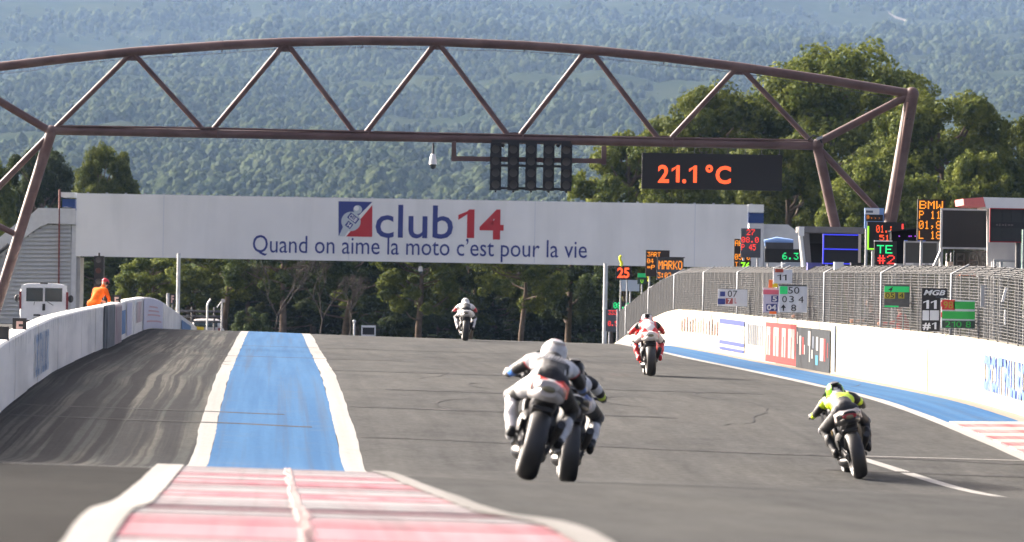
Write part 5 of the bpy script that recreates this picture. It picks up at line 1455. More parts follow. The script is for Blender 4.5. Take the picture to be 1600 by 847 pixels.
# folded white pit boards leaning outside the fence at the right
for i, (x0, y0, x1, y1, lb) in enumerate([(1567.5, 449, 1571.5, 472, 'white tilted stick board leaning on the fence at the right'), (1532, 446, 1538, 480, 'grey unused board leaning on the fence right of the green board'), (1569, 484, 1571.5, 508, 'thin white stick hanging below the tilted board at the right')]):
    d = 12.7 * F / (x0 - 428); f = Face(x0, y0, x1, y1, d)
    rt = thing('stick_board', lb, 'pit board', f.at(x0, y1))
    mb = MB(); mb.box(f.C, (f.w, 0.03, f.h), 0, Matrix.Rotation(radians(14 if i == 0 else 0), 3, 'Y') @ Matrix.Rotation(0, 3, 'Z')); mb.build('plate', M_white if i != 1 else M_grey, rt)
# yellow streamers by the far boards
for (px, y0, y1, d, lb) in ((970, 399, 416, 196, 'yellow streamer on a stick above the orange 25'), (1013, 425, 440, 190, 'yellow streamer beside the lime topped lap board')):
    rt = thing('streamer', lb, 'flag', P(px, y1, d))
    mb = MB(); pts = [P(px + 1.6 * sin(i * 1.1), y1 + (y0 - y1) * i / 6, d) for i in range(7)]
    mb.tube(pts, [0.05, 0.055, 0.05, 0.045, 0.05, 0.05, 0.035], 6); mb.build('cloth', mat('hi_vis_yellow_cloth', (0.8, 0.8, 0.05), 0.7), rt)
    lo = P(px, y1, d); mb = MB(); mb.tube([lo + Vector((0, 0.05, 0.1)), Vector((lo.x, lo.y + .05, gz(lo)))], 0.012, 5); mb.build('stick', M_darkgrey, rt)

# equipment standing on the pit wall platform, just over the fence
for x0, y0, x1, y1, d, m, lb in ((1304, 411, 1318, 421, 119, M_white, 'crumpled white cover over a box below the blue framed board'), (1480, 411, 1491, 421, 104, mat('cream_edge', (0.6, 0.5, 0.4), 0.6), 'small cream box under the big blank board'),
                                 (1501, 422, 1526, 431, 102.5, M_orangeboard, 'low orange case below the unlit figures'), (1528, 424, 1556, 433, 102, M_grey, 'low grey case right of the orange case'),
                                 (1262, 412, 1284, 422, 125, mat('violet_blue_case', (0.12, 0.12, 0.4), 0.5), 'violet blue case inside the open grey shelter'), (1222, 411, 1250, 421, 137, mat('pale_blue_grey_sheet', (0.45, 0.5, 0.56), 0.6), 'pale blue grey case under the green 6.3 board'),
                                 (1400, 414, 1440, 424, 111.5, M_grey, 'grey counter below the grey framed monitor'), (1330, 412, 1350, 422, 118, M_black, 'black case right of the crumpled white cover')):
    f = Face(x0, y0, x1, y1, d); rt = thing('equipment_case', lb, 'case', (f.C.x, d, gz(f.C)))
    mb = MB(); mb.box(f.loc(0, 0, -0.2), (f.w, 0.4, f.h)); mb.build('case_body', m, rt)
    mb = MB(); mb.box(f.loc(0, f.h / 2 + 0.012, -0.2), (f.w * 1.04, 0.42, 0.022)); mb.build('lid', m, rt)
    for sx in (-1, 1):
        p = f.loc(sx * f.w * .4, -f.h / 2, -.2); mb = MB(); mb.tube([p, Vector((p.x, p.y, gz(p)))], 0.02, 6); mb.build('leg', M_darkgrey, rt)
for px, y0, d in ((1479, 396, 104.5), (1486, 395, 104.5)):
    p = P(px, y0, d); rt = thing('antenna', 'thin pale antenna standing left of the unlit figures' if px == 1479 else 'thin pale antenna nearest the unlit figures', 'antenna', (p.x, d, gz(p)))
    mb = MB(); mb.tube([Vector((p.x, d, gz(p))), p], [0.02, 0.012], 6); mb.build('mast', M_grey, rt)

# ================================================================== LEFT SIDE FURNITURE
GF = 'marker boards with a letter F on the left wall'
def fboard(x0, y0, x1, y1, label, letter=True):
    d = abs(LW - 0.15) * F / abs((x0 + x1) / 2 - 428)
    f = Face(x0, y0, x1, y1, d)
    lo = W(U(f.C.x, d), d, LTOP(d))
    rt = thing('marker_board', label, 'marker board', (f.C.x, d, lo.z), GF if letter else None)
    mb = MB(); mb.box(f.loc(0, 0, -0.03), (f.w, 0.06, f.h), 0, f.R); mb.build('panel', M_black, rt)
    if letter:
        mb = MB(); w = x1 - x0; h = y1 - y0
        f.text(mb, 'F', x0 + w * 0.27, y0 + h * 0.16, x0 + w * 0.75, y0 + h * 0.88, 0.012, 0, 0.03); mb.build('lettering', mat('pinkish_letter_print', (0.6, 0.4, 0.34), 0.6), rt)
    bot = f.loc(0, -f.h / 2, -0.03)
    mb = MB(); mb.tube([Vector((bot.x, d, bot.z + 0.03)), Vector((bot.x, d, min(lo.z - 0.05, bot.z - 0.05)))], 0.03, 6); mb.build('bracket', M_darkgrey, rt)
fboard(19.5, 497, 41, 528, 'nearest black marker board with a pinkish F on the left wall')
fboard(-12, 510, 13.5, 543, 'plain black marker board cut by the left edge of the view', False)
fboard(175.5, 461, 188.5, 481, 'middle black marker board with F beside the marshal')
fboard(265.5, 459, 274, 475, 'farthest small F marker board beside the tall lamp post')
# signal light on a pole
d = 152.0; f = Face(146.5, 400, 162, 468, d)
rt = thing('signal_light', 'black four lamp signal column above the marshal', 'signal light', (f.C.x, d, gz(f.C)))
mb = MB(); mb.box(f.loc(0, 0, -0.1), (f.w, 0.2, f.h), 0, f.R); mb.build('housing', M_black, rt)
for k, yy in enumerate((406.5, 423, 440, 456)):
    mb = MB(); c = f.at(153.8, yy, 0.0); r = 0.085
    mb.add([c + Vector((r * cos(2 * pi * q / 16), -0.01, r * sin(2 * pi * q / 16))) for q in range(16)], [tuple(range(16))], 1)
    n = 10; vs = []
    for q in range(n + 1):
        a = pi * q / n
        for dy, rr_ in ((0, r * 1.08), (-0.15, r * 1.08), (-0.15, r), (0, r)): vs.append(c + Vector((rr_ * cos(a), dy, rr_ * sin(a))))
    mb.add(vs, [(q * 4 + w, q * 4 + (w + 1) % 4, (q + 1) * 4 + (w + 1) % 4, (q + 1) * 4 + w) for q in range(n) for w in range(4)], 0)
    mb.build('lamp', [M_black, M_lens if k != 1 else mat('dark_red_lens', (0.09, 0.03, 0.025), 0.3)], rt)
mb = MB(); mb.tube([f.at(154.5, 395, -.1), f.at(154.5, 402, -.1)], 0.03, 6); mb.build('finial', M_black, rt)
mb = MB(); p = f.at(154, 466, -.1); mb.tube([p, Vector((p.x, p.y, gz(p)))], 0.06, 8); mb.build('pole', M_black, rt)
# tall posts carrying the bridge ends
def post(name, label, cat, px, ytop, d, r, m, cap=None):
    p = P(px, ytop, d); z = gz(p) - 0.1
    rt = thing(name, label, cat, (p.x, d, z))
    mb = MB(); mb.tube([Vector((p.x, d, z)), p], r, 10); mb.build('pole', m, rt)
    mb = MB(); mb.box((p.x, d, z + 0.15), (r * 5, r * 5, 0.3)); mb.build('base', M_concrete, rt)
    if cap:
        mb = MB(); cap(mb, p); mb.build('head', m, rt)
post('lamp_post', 'tall pale grey post left of the blue stripe', 'post', 279.5, 396, 236, 0.085, mat('pale_post_paint', (0.55, 0.56, 0.55), 0.5, var=0.15, scale=3))
post('bridge_post', 'tall pale post by the far end of the pit wall', 'post', 946.5, 412, 238, 0.10, mat('pale_post_paint', (0.55, 0.56, 0.55), 0.5, var=0.15, scale=3))
post('bollard_post', 'short grey post beside the farthest F board', 'post', 262.5, 458, 205, 0.06, M_grey)
post('lamp_post', 'short bent grey post standing left of the blue stripe at the crest', 'post', 347, 470, 262, 0.05, M_grey, lambda mb, p: (mb.box(p + Vector((0.05, 0, 0.0)), (0.2, 0.15, 0.16)), mb.tube([p, p + Vector((-0.25, 0, -0.35))], 0.03, 6)))
post('white_post', 'short curved white post over the parked car', 'post', 324, 476, 255, 0.045, M_white, lambda mb, p: mb.tube([p - Vector((0, 0, .05)), p + Vector((0.05, 0, 0.12)), p + Vector((0.16, 0, 0.26))], 0.045, 6))
post('white_post', 'tiny pale post left of the white framed box', 'post', 553.5, 502, 250, 0.045, M_white, lambda mb, p: mb.ell(p, (0.09, 0.06, 0.07), 8, 5))
# white framed box at the crest
d = 248.0; f = Face(564.5, 508.5, 587, 525, d)
rt = thing('framed_box', 'small black box in a white frame standing at the crest', 'box', (f.C.x, d, gz(f.C)))
mb = MB(); mb.box(f.loc(0, 0, -0.3), (f.w * .88, 0.5, f.h * .85), 0); mb.build('box_body', M_black, rt)
for cx, cz, sx, sz in ((0, f.h / 2 - .05, f.w, .1), (0, -f.h / 2 + .03, f.w, .06), (-f.w / 2 + .03, -0.03, .06, f.h - .16), (f.w / 2 - .03, -0.03, .06, f.h - .16)):
    mb = MB(); mb.box(f.loc(cx, cz, 0.0), (sx, 0.08, sz)); mb.build('frame_rail', M_white, rt)
for sx in (-1, 1):
    p = f.loc(sx * f.w * .4, -f.h / 2, -.2); mb = MB(); mb.tube([p, Vector((p.x, p.y, gz(p)))], 0.04, 6); mb.build('leg', M_grey, rt)
# guard rail behind the left wall end
rt = thing('guard_rail', 'dark steel guard rail behind the end of the left wall', 'guard rail', W(-6.5, 290))
for h in (0.5, 0.9, 1.3):
    mb = MB(); mb.tube([P(270, 512 - h * 20, 270), P(345, 513 - h * 20, 270)], 0.07, 6); mb.build('rail', M_darkgrey, rt)
for px in (275, 300, 335):
    mb = MB(); p = P(px, 480, 270.1); mb.tube([p, Vector((p.x, p.y, gz(p)))], 0.05, 6); mb.build('post', M_darkgrey, rt)
# ================================================================== PEOPLE AND MOTORCYCLES
def lerp(a, b, t): return Vector(a).lerp(Vector(b), t)

class Bones:
    def __init__(s): s.b = []; s.ell = []
    def seg(s, name, a, b, ra, rb): s.b.append((name, Vector(a), Vector(b), ra, rb))
    def blob(s, name, c, r, rot=None): s.ell.append((name, Vector(c), r, rot))
    def body(s, voxel=0.013, smooth=6):
        """one continuous skin over all the segments and blobs -> vertex list, faces."""
        mb = MB()
        for nm, a, b, ra, rb in s.b:
            mb.tube([a, lerp(a, b, .5), b], [ra, (ra + rb) / 2, rb], 14)
            mb.ell(a, (ra,) * 3, 12, 8); mb.ell(b, (rb,) * 3, 12, 8)
        for nm, c, r, rot in s.ell: mb.ell(c, r, 16, 10, 0, rot)
        me = mb.mesh('body_form', M_black)
        ob = bpy.data.objects.new('body_form', me); COL.objects.link(ob)
        md = ob.modifiers.new('r', 'REMESH'); md.mode = 'VOXEL'; md.voxel_size = voxel; md.use_smooth_shade = True
        m2 = ob.modifiers.new('s', 'SMOOTH'); m2.factor = 0.5; m2.iterations = smooth
        dg = bpy.context.evaluated_depsgraph_get(); dg.update()
        e = bpy.data.meshes.new_from_object(ob.evaluated_get(dg))
        bpy.data.objects.remove(ob); bpy.data.meshes.remove(me)
        return e
    def nearest(s, p):
        best = None
        for nm, a, b, ra, rb in s.b:
            d = b - a; t = max(0, min(1, (p - a).dot(d) / max(1e-9, d.length_squared)))
            q = (p - (a + d * t)).length - (ra + (rb - ra) * t)
            if best is None or q < best[0]: best = (q, nm, t)
        for nm, c, r, rot in s.ell:
            q = (p - c).length - sum(r) / 3
            if q < best[0]: best = (q, nm, 0.5)
        return best[1], best[2]

def clothe(me, bones, zone, mats):
    me = me.copy(); me.materials.clear()
    for m in mats: me.materials.append(m)
    idx = []
    for p in me.polygons:
        c = p.center
        nm, t = bones.nearest(c)
        idx.append(zone(nm, t, c, p.normal))
    me.polygons.foreach_set('material_index', idx)
    me.polygons.foreach_set('use_smooth', [True] * len(me.polygons))
    return me

def hand(bo, wrist, grip_c, axis, palm_dir, side):
    """a hand closed on a bar: palm, four unequal bent fingers over the bar and a thumb under it."""
    wrist = Vector(wrist); g = Vector(grip_c); ax = Vector(axis).normalized(); fw = Vector(palm_dir).normalized(); up = Vector((0, 0, 1))
    bo.seg('hand', wrist, lerp(wrist, g, 0.75) + up * 0.012, 0.034, 0.040)
    for i, L in enumerate((0.9, 1.0, 0.94, 0.78)):
        o = ax * (-0.034 + 0.0235 * i)
        k = g + o + up * 0.03 - fw * 0.012
        a = k + fw * 0.034 * L + up * 0.004; b = a - up * 0.032 * L + fw * 0.008; c = b - fw * 0.026 * L - up * 0.014
        bo.seg('finger', k, a, 0.0125, 0.0115); bo.seg('finger', a, b, 0.0115, 0.0105); bo.seg('finger', b, c, 0.0105, 0.009)
    t0 = lerp(wrist, g, 0.45) - ax * side * 0.035
    t1 = t0 - ax * side * 0.008 + fw * 0.035 - up * 0.02; t2 = t1 + fw * 0.022 - up * 0.012
    bo.seg('finger', t0, t1, 0.014, 0.0125); bo.seg('finger', t1, t2, 0.0125, 0.010)

def rider_bones():
    b = Bones()
    b.seg('hips', (-0.075, 0.20, 0.90), (0.075, 0.20, 0.90), 0.125, 0.125)
    b.seg('waist', (0, 0.22, 0.93), (0, 0.45, 1.00), 0.145, 0.145)
    b.seg('chest', (0, 0.45, 1.00), (0, 0.66, 1.045), 0.15, 0.135)
    b.blob('chest', (0, 0.57, 1.03), (0.205, 0.17, 0.125))
    b.blob('hump', (0, 0.66, 1.13), (0.085, 0.13, 0.065))
    b.seg('yoke', (-0.15, 0.67, 1.06), (0.15, 0.67, 1.06), 0.085, 0.085)
    b.seg('neck', (0, 0.70, 1.08), (0, 0.82, 1.13), 0.068, 0.06)
    for s in (-1, 1):
        b.seg('upper_arm', (s * 0.20, 0.68, 1.05), (s * 0.30, 0.80, 0.955), 0.070, 0.056)
        b.seg('forearm', (s * 0.30, 0.80, 0.955), (s * 0.355, 1.03, 0.885), 0.056, 0.040)
        hand(b, (s * 0.355, 1.03, 0.885), (s * 0.355, 1.105, 0.892), (s, -0.2, 0), (0, 1, 0), s)
        b.seg('thigh', (s * 0.10, 0.20, 0.88), (s * 0.285, 0.60, 0.71), 0.105, 0.072)
        b.seg('shin', (s * 0.285, 0.60, 0.71), (s * 0.225, 0.30, 0.385), 0.070, 0.048)
        b.blob('shin', (s * 0.262, 0.44, 0.55), (0.06, 0.075, 0.1))
        b.seg('foot', (s * 0.225, 0.29, 0.37), (s * 0.225, 0.50, 0.345), 0.045, 0.036)
        b.seg('foot', (s * 0.225, 0.27, 0.40), (s * 0.225, 0.30, 0.34), 0.04, 0.036)
    return b
RB = rider_bones()
RIDER_ME = RB.body()

def helmet(parent, mats, zone, c=(0, 0.87, 1.165), pitch=0.25):
    """full face helmet: shell with its own zones, rear spoiler and a dark visor."""
    M = Matrix.Translation(Vector(c)) @ Matrix.Rotation(-pitch, 4, 'X')
    mb = MB(); nu, nv = 28, 18; vs = []; fs = []; mi = []
    for j in range(nv + 1):
        ph = -pi / 2 + pi * j / nv
        for i in range(nu):
            th = 2 * pi * i / nu
            x = 0.124 * cos(ph) * cos(th); y = 0.155 * cos(ph) * sin(th); z = 0.142 * sin(ph)
            if y > 0: y *= 1.08
            if z < -0.07: z = -0.07 - (abs(z) - 0.07) * 0.45
            if y < 0 and z > 0: y *= 1.05
            vs.append((x, y, z))
    for j in range(nv):
        for i in range(nu):
            i2 = (i + 1) % nu
            q = (j * nu + i, j * nu + i2, (j + 1) * nu + i2, (j + 1) * nu + i)
            cc = sum((Vector(vs[k]) for k in q), Vector()) / 4
            mb.add([vs[k] for k in q], [(0, 1, 2, 3)], zone(cc), True)
    mb.xf(M)
    h = mb.build('helmet', mats, parent, False)
    mb = MB(); vs = []
    for j in range(7):
        ph = radians(-14 + 40 * j / 6)
        for i in range(13):
            th = radians(25 + 130 * i / 12)
            vs.append((0.128 * cos(ph) * cos(th), 0.174 * cos(ph) * sin(th), 0.146 * sin(ph)))
    mb.add(vs, [(j * 13 + i, j * 13 + i + 1, (j + 1) * 13 + i + 1, (j + 1) * 13 + i) for j in range(6) for i in range(12)], 0, True)
    mb.xf(M); mb.build('visor', M_glass, h, False)
    mb = MB(); mb.loft([(-0.19, 0.075, 0.05, 0.008), (-0.14, 0.085, 0.07, 0.016), (-0.07, 0.105, 0.06, 0.02)], 12); mb.xf(M)
    mb.build('spoiler', mats[zone(Vector((0.02, -0.12, 0.06)))], h, False)

M_tyre = mat('slick_tyre_rubber', (0.022, 0.021, 0.021), 0.55, var=0.25, scale=7)
M_rim = mat('black_wheel_rim', (0.03, 0.03, 0.032), 0.35, 0.5)
M_steel = mat('brushed_steel', (0.45, 0.44, 0.42), 0.35, 0.9)
M_engine = mat('dark_engine_metal', (0.05, 0.05, 0.052), 0.45, 0.6, var=0.2)
M_gold = mat('gold_fork', (0.5, 0.33, 0.08), 0.35, 0.8)
M_lampglass = mat('smoked_tail_lamp', (0.16, 0.15, 0.09), 0.25)

def tyre_profile(w, r, rim):
    """slick tyre section: rounded tread, shoulders and sidewalls down to the rim."""
    p = []
    for k in range(11):
        a = pi * k / 10
        p.append((w / 2 * cos(a), r - w * 0.30 + w * 0.30 * sin(a)))
    p += [(-w * 0.47, rim + 0.035), (-w * 0.36, rim), (w * 0.36, rim), (w * 0.47, rim + 0.035)]
    return p

def wheel(root, y, w, r, rim, name, spokes=5):
    mb = MB(); mb.lathe_x(tyre_profile(w, r, rim), (0, y, r), 44)
    t = mb.build(name, M_tyre, root, False)
    mb = MB(); mb.lathe_x([(-w * 0.36, rim + 0.004), (-w * 0.36, rim - 0.022), (-w * 0.2, rim - 0.03), (w * 0.2, rim - 0.03), (w * 0.36, rim - 0.022), (w * 0.36, rim + 0.004)], (0, y, r), 36)
    mb.tube([(-w * 0.3, y, r), (w * 0.3, y, r)], 0.04, 14)
    for k in range(spokes):
        a = 2 * pi * k / spokes + 0.3
        mb.tube([(0, y + 0.035 * cos(a), r + 0.035 * sin(a)), (0, y + (rim - 0.02) * cos(a), r + (rim - 0.02) * sin(a))], [0.022, 0.014], 6)
    mb.build('rim', M_rim, t, False)
    mb = MB(); mb.lathe_x([(w * 0.42, 0.07), (w * 0.45, 0.07), (w * 0.45, 0.125), (w * 0.42, 0.125)], (0, y, r), 28); mb.build('brake_disc', M_steel, t, False)

def motorcycle(label, px, py, d, lean, yaw, fair, tail, accent, exhaust=M_engine, tailzone=None, dz=0.0):
    """a race bike seen from behind; local axes x right, y forward, z up, the origin under the rear wheel."""
    p = P(px, py, d); z = gz(p)
    root = thing('motorcycle', label, 'motorcycle', (p.x, d, z + 0.004 + dz), 'race motorcycles on the track', (0, lean, yaw))
    root.rotation_euler = (Matrix.Rotation(yaw, 4, 'Z') @ Matrix.Rotation(lean, 4, 'Y')).to_euler()
    B = lambda mb, nm, m, par=None: mb.build(nm, m, par or root, False)
    wheel(root, 0.0, 0.195, 0.318, 0.218, 'rear_wheel'); wheel(root, 1.40, 0.122, 0.30, 0.215, 'front_wheel')
    mb = MB()
    for s in (-1, 1):
        mb.loft([(-0.04, 0.318, 0.018, 0.035, 3, s * 0.125), (0.16, 0.33, 0.02, 0.05, 3, s * 0.125), (0.40, 0.37, 0.025, 0.055, 3, s * 0.115), (0.52, 0.40, 0.03, 0.05, 3, s * 0.10)], 10)
    mb.box((0, 0.44, 0.40), (0.2, 0.14, 0.08)); mb.tube([(-0.15, 0, 0.318), (0.15, 0, 0.318)], 0.016, 8); B(mb, 'swingarm', M_engine)
    mb = MB(); mb.loft([(0.46, 0.47, 0.13, 0.12), (0.55, 0.47, 0.185, 0.19), (0.8, 0.46, 0.20, 0.2), (1.0, 0.50, 0.17, 0.15)], 14); B(mb, 'engine', M_engine)
    mb = MB()
    for s in (-1, 1):
        mb.tube([(s * 0.105, 0.50, 0.42), (s * 0.135, 0.62, 0.66), (s * 0.12, 0.88, 0.80), (s * 0.05, 1.10, 0.88)], [0.035, 0.04, 0.04, 0.03], 8)
        mb.tube([(s * 0.075, 0.58, 0.72), (s * 0.06, 0.05, 0.86)], 0.016, 6)
    B(mb, 'frame', M_engine)
    # side fairings with the belly pan
    for s in (-1, 1):
        mb = MB(); vs = []
        prof = [(0.58, 0.30, 0.17), (0.58, 0.46, 0.215), (0.60, 0.60, 0.225), (0.82, 0.80, 0.235), (1.0, 0.92, 0.225)]
        front = [(1.05, 0.22, 0.12), (1.14, 0.42, 0.19), (1.2, 0.6, 0.20), (1.3, 0.8, 0.20), (1.42, 0.95, 0.16)]
        n = 5
        for (ya, za, xa), (yb, zb, xb) in zip(prof, front):
            for i in range(n + 1):
                t = i / n; x = xa + (xb - xa) * t + 0.03 * sin(pi * t)
                for o in (0, 0.012): vs.append((s * (x - o), ya + (yb - ya) * t, za + (zb - za) * t))
        m_ = (n + 1) * 2
        for j in range(4):
            for i in range(n):
                a = j * m_ + 2 * i
                mb.add([vs[a], vs[a + 2], vs[a + m_ + 2], vs[a + m_]], [(0, 1, 2, 3)], 0, True)
                mb.add([vs[a + 1], vs[a + 3], vs[a + m_ + 3], vs[a + m_ + 1]], [(3, 2, 1, 0)], 0, True)
            a = j * m_; mb.add([vs[a], vs[a + 1], vs[a + m_ + 1], vs[a + m_]], [(0, 1, 2, 3)])
        B(mb, 'side_fairing', fair)
    mb = MB(); mb.loft([(0.42, 0.235, 0.07, 0.05), (0.55, 0.225, 0.16, 0.085), (0.85, 0.22, 0.17, 0.09), (1.06, 0.26, 0.12, 0.08)], 14); B(mb, 'belly_pan', M_fblack)
    mb = MB(); mb.loft([(1.02, 0.98, 0.21, 0.09), (1.25, 0.97, 0.205, 0.14), (1.45, 0.93, 0.16, 0.13), (1.60, 0.88, 0.07, 0.07)], 16); B(mb, 'nose_fairing', fair)
    mb = MB(); mb.loft([(1.02, 1.10, 0.17, 0.10), (1.2, 1.09, 0.15, 0.07), (1.42, 1.02, 0.10, 0.03)], 16); B(mb, 'windscreen', mat('smoked_screen', (0.05, 0.06, 0.065), 0.1))
    mb = MB(); mb.loft([(0.42, 0.80, 0.11, 0.06), (0.55, 0.86, 0.165, 0.10), (0.75, 0.90, 0.18, 0.12), (0.95, 0.90, 0.15, 0.09), (1.02, 0.88, 0.10, 0.06)], 16); B(mb, 'fuel_tank', fair)
    mb = MB(); mb.loft([(0.46, 0.80, 0.13, 0.025), (0.30, 0.805, 0.145, 0.03), (0.08, 0.835, 0.13, 0.03)], 14); B(mb, 'seat', M_black)
    # tail unit: broad shell rising to the rear, open below
    mb = MB(); mb.loft([(0.34, 0.765, 0.165, 0.05, 3), (0.14, 0.80, 0.175, 0.075, 3), (-0.02, 0.845, 0.17, 0.09, 2.6), (-0.16, 0.875, 0.135, 0.072, 2.4), (-0.235, 0.885, 0.09, 0.045, 2.2)], 20); t = B(mb, 'tail_unit', tail)
    for s in (-1, 1):
        mb = MB()
        mb.add([(s * 0.02, -0.245, 0.945 - 0.006), (s * 0.118, -0.175, 0.955), (s * 0.186, -0.01, 0.905), (s * 0.186, -0.03, 0.80), (s * 0.165, -0.09, 0.80), (s * 0.165, -0.11, 0.885), (s * 0.10, -0.215, 0.925)], [(0, 1, 6), (1, 2, 5, 6), (2, 3, 4, 5)] if s > 0 else [(6, 1, 0), (6, 5, 2, 1), (5, 4, 3, 2)], 0)
        B(mb, 'tail_stripe', accent, t)
    mb = MB(); mb.loft([(-0.05, 0.79, 0.155, 0.06, 2.6), (-0.16, 0.805, 0.12, 0.062, 2.4), (-0.225, 0.83, 0.075, 0.045, 2.2)], 18); B(mb, 'tail_flank', tail, t)
    mb = MB(); mb.ell((0, -0.236, 0.853), (0.062, 0.02, 0.03), 16, 8); B(mb, 'tail_lamp', M_lampglass, t)
    mb = MB(); mb.loft([(0.36, 0.66, 0.12, 0.09), (0.1, 0.70, 0.125, 0.06), (-0.10, 0.765, 0.10, 0.04), (-0.17, 0.79, 0.07, 0.025)], 14); B(mb, 'under_tail', M_black)
    mb = MB(); mb.loft([(0.30, 0.60, 0.10, 0.04), (0.12, 0.668, 0.112, 0.028), (-0.04, 0.672, 0.105, 0.02)], 12); B(mb, 'rear_hugger', M_black)
    mb = MB(); mb.tube([(0, 0.40, 0.36), (0, 0.34, 0.66)], 0.035, 10); B(mb, 'shock', M_gold)
    mb = MB(); mb.tube([(0.10, 0.85, 0.22), (0.13, 0.5, 0.26), (0.155, 0.28, 0.38)], 0.028, 10); mb.tube([(0.155, 0.28, 0.38), (0.185, 0.05, 0.50), (0.195, -0.08, 0.57)], [0.032, 0.045, 0.042], 14); B(mb, 'exhaust', exhaust)
    mb = MB(); mb.tube([(-0.115, 0.02, 0.385), (-0.12, 0.5, 0.45)], 0.01, 6); mb.tube([(-0.115, 0.02, 0.25), (-0.12, 0.5, 0.36)], 0.01, 6); mb.lathe_x([(-0.006, 0.07), (0.006, 0.07), (0.006, 0.09), (-0.006, 0.09)], (-0.115, 0, 0.318), 24); B(mb, 'chain', M_engine)
    mb = MB()
    for s in (-1, 1): mb.tube([(s * 0.10, 1.20, 0.88), (s * 0.085, 1.40, 0.30)], [0.028, 0.024], 8)
    B(mb, 'fork', M_gold)
    mb = MB(); mb.loft([(1.12, 0.53, 0.05, 0.02), (1.30, 0.615, 0.066, 0.022), (1.50, 0.60, 0.066, 0.022), (1.62, 0.52, 0.05, 0.02)], 12); B(mb, 'front_mudguard', M_fblack)
    for s in (-1, 1):
        mb = MB(); mb.tube([(s * 0.10, 1.16, 0.90), (s * 0.25, 1.12, 0.888), (s * 0.385, 1.095, 0.882)], [0.016, 0.016, 0.018], 8); B(mb, 'handlebar', M_black)
        mb = MB(); mb.tube([(s * 0.15, 0.42, 0.40), (s * 0.265, 0.42, 0.385)], 0.016, 8); mb.box((s * 0.15, 0.44, 0.45), (0.02, 0.12, 0.16)); B(mb, 'footpeg', M_engine)
        mb = MB(); mb.tube([(s * 0.20, 1.16, 0.905), (s * 0.37, 1.19, 0.89)], 0.007, 6); B(mb, 'lever', M_steel)
    return root

def rider(label, bike, zone, mats, hmats, hzone, back=None, shift=(0, 0, 0)):
    root = thing('person', label, 'person', bike.location, 'riders on the track')
    root.rotation_euler = bike.rotation_euler
    b = bpy.data.objects.new('body', clothe(RIDER_ME, RB, zone, mats)); COL.objects.link(b); b.parent = root
    helmet(root, hmats, hzone)
    for s in (-1, 1):
        mb = MB(); mb.ell((s * 0.335, 0.60, 0.70), (0.03, 0.045, 0.05), 10, 7); mb.build('knee_slider', M_suitgrey, root, False)
    if back: back(root)
    return root

M_suitwhite = mat('white_leather', (0.62, 0.61, 0.60), 0.45, var=0.12, scale=14, bump=0.6)
M_suitblack = mat('black_leather', (0.011, 0.011, 0.012), 0.6, var=0.25, scale=14, bump=0.6)
M_suitblue = mat('blue_leather', (0.03, 0.16, 0.55), 0.45)
M_suitred = mat('red_leather', (0.55, 0.025, 0.03), 0.42, var=0.1, scale=12)
M_suitlime = mat('hi_vis_yellow_leather', (0.6, 0.8, 0.012), 0.5)
M_suitgrey = mat('grey_leather', (0.16, 0.16, 0.17), 0.45, var=0.1)
M_fwhite = mat('white_bodywork', (0.68, 0.66, 0.64), 0.3)
M_fred = mat('red_bodywork', (0.6, 0.03, 0.025), 0.3)
M_fblack = mat('black_bodywork', (0.02, 0.02, 0.022), 0.28)
M_fblue = mat('blue_bodywork', (0.03, 0.08, 0.3), 0.3)
M_forange = mat('red_orange_bodywork', (0.75, 0.06, 0.04), 0.35)
M_hgreen = mat('green_helmet_paint', (0.25, 0.6, 0.04), 0.3)
TYAW = atan(TY)

# A - nearest rider, white and black suit, leaning right
bA = motorcycle('nearest white tailed race motorcycle with red tail stripes, leaning right', 820, 747, 46.5, radians(13.5), TYAW * 0.5, M_fblack, mat('pale_tail_paint', (0.46, 0.44, 0.43), 0.35), M_forange)
def zA(nm, t, c, nrm):
    if nm in ('waist', 'chest') and abs(c.x) > 0.165 and c.z < 1.0: return 3
    if nm == 'upper_arm' and 0.05 < t < 0.12: return 4
    if nm == 'shin' and 0.45 < t < 0.5: return 3
    if nm == 'foot' and t > 0.7: return 0
    if nm == 'hips': return 0 if c.x < -0.12 else 1
    if nm == 'waist': return 1 if abs(c.x) < 0.12 and c.z > 0.9 else 0
    if nm in ('chest', 'hump', 'yoke'):
        return 1 if (abs(c.x) < 0.085 and c.y < 0.72) or (c.y < 0.52 and abs(c.x) < 0.16) else 0
    if nm == 'neck': return 1
    if nm == 'upper_arm': return 1 if t > 0.12 else 0
    if nm == 'forearm': return 2 if 0.12 < t < 0.62 else 1
    if nm in ('hand', 'finger'): return 0
    if nm == 'thigh': return 1 if t > 0.6 or c.x > 0 else 0
    if nm == 'shin': return 1 if t < 0.12 or (c.x > 0 and t < 0.4) or t > 0.93 else 0
    return 1
def hzA(c):
    if c.z > 0.055 and -0.10 < c.y < -0.06 and abs(c.x) < 0.085: return 1
    return 0
def backA(root):
    mb = MB(); rr = random.Random(4)
    # pale script across the black lower back
    def on(x, s):
        y = 0.30 + s * 0.16; z = 1.098 + s * 0.062 - 0.9 * max(0, abs(x) - 0.02) ** 2
        return Vector((x, y, z))
    for i in range(9):
        x = -0.105 + i * 0.026
        s0 = 0.30 + 0.10 * sin(i * 1.9); s1 = 0.75 + 0.08 * cos(i * 2.3)
        mb.tube([on(x - 0.008, s0) + Vector((0, -.008, .008)), on(x + 0.002, (s0 + s1) / 2) + Vector((0, -.008, .012)), on(x + 0.016, s1) + Vector((0, -.008, .012))], 0.0055, 5)
    mb.tube([on(-0.115, 0.22) + Vector((0, -.008, .01)), on(0, 0.17) + Vector((0, -.008, .012)), on(0.12, 0.26) + Vector((0, -.008, .01))], 0.004, 5)
    mb.build('back_lettering', M_suitwhite, root, False)
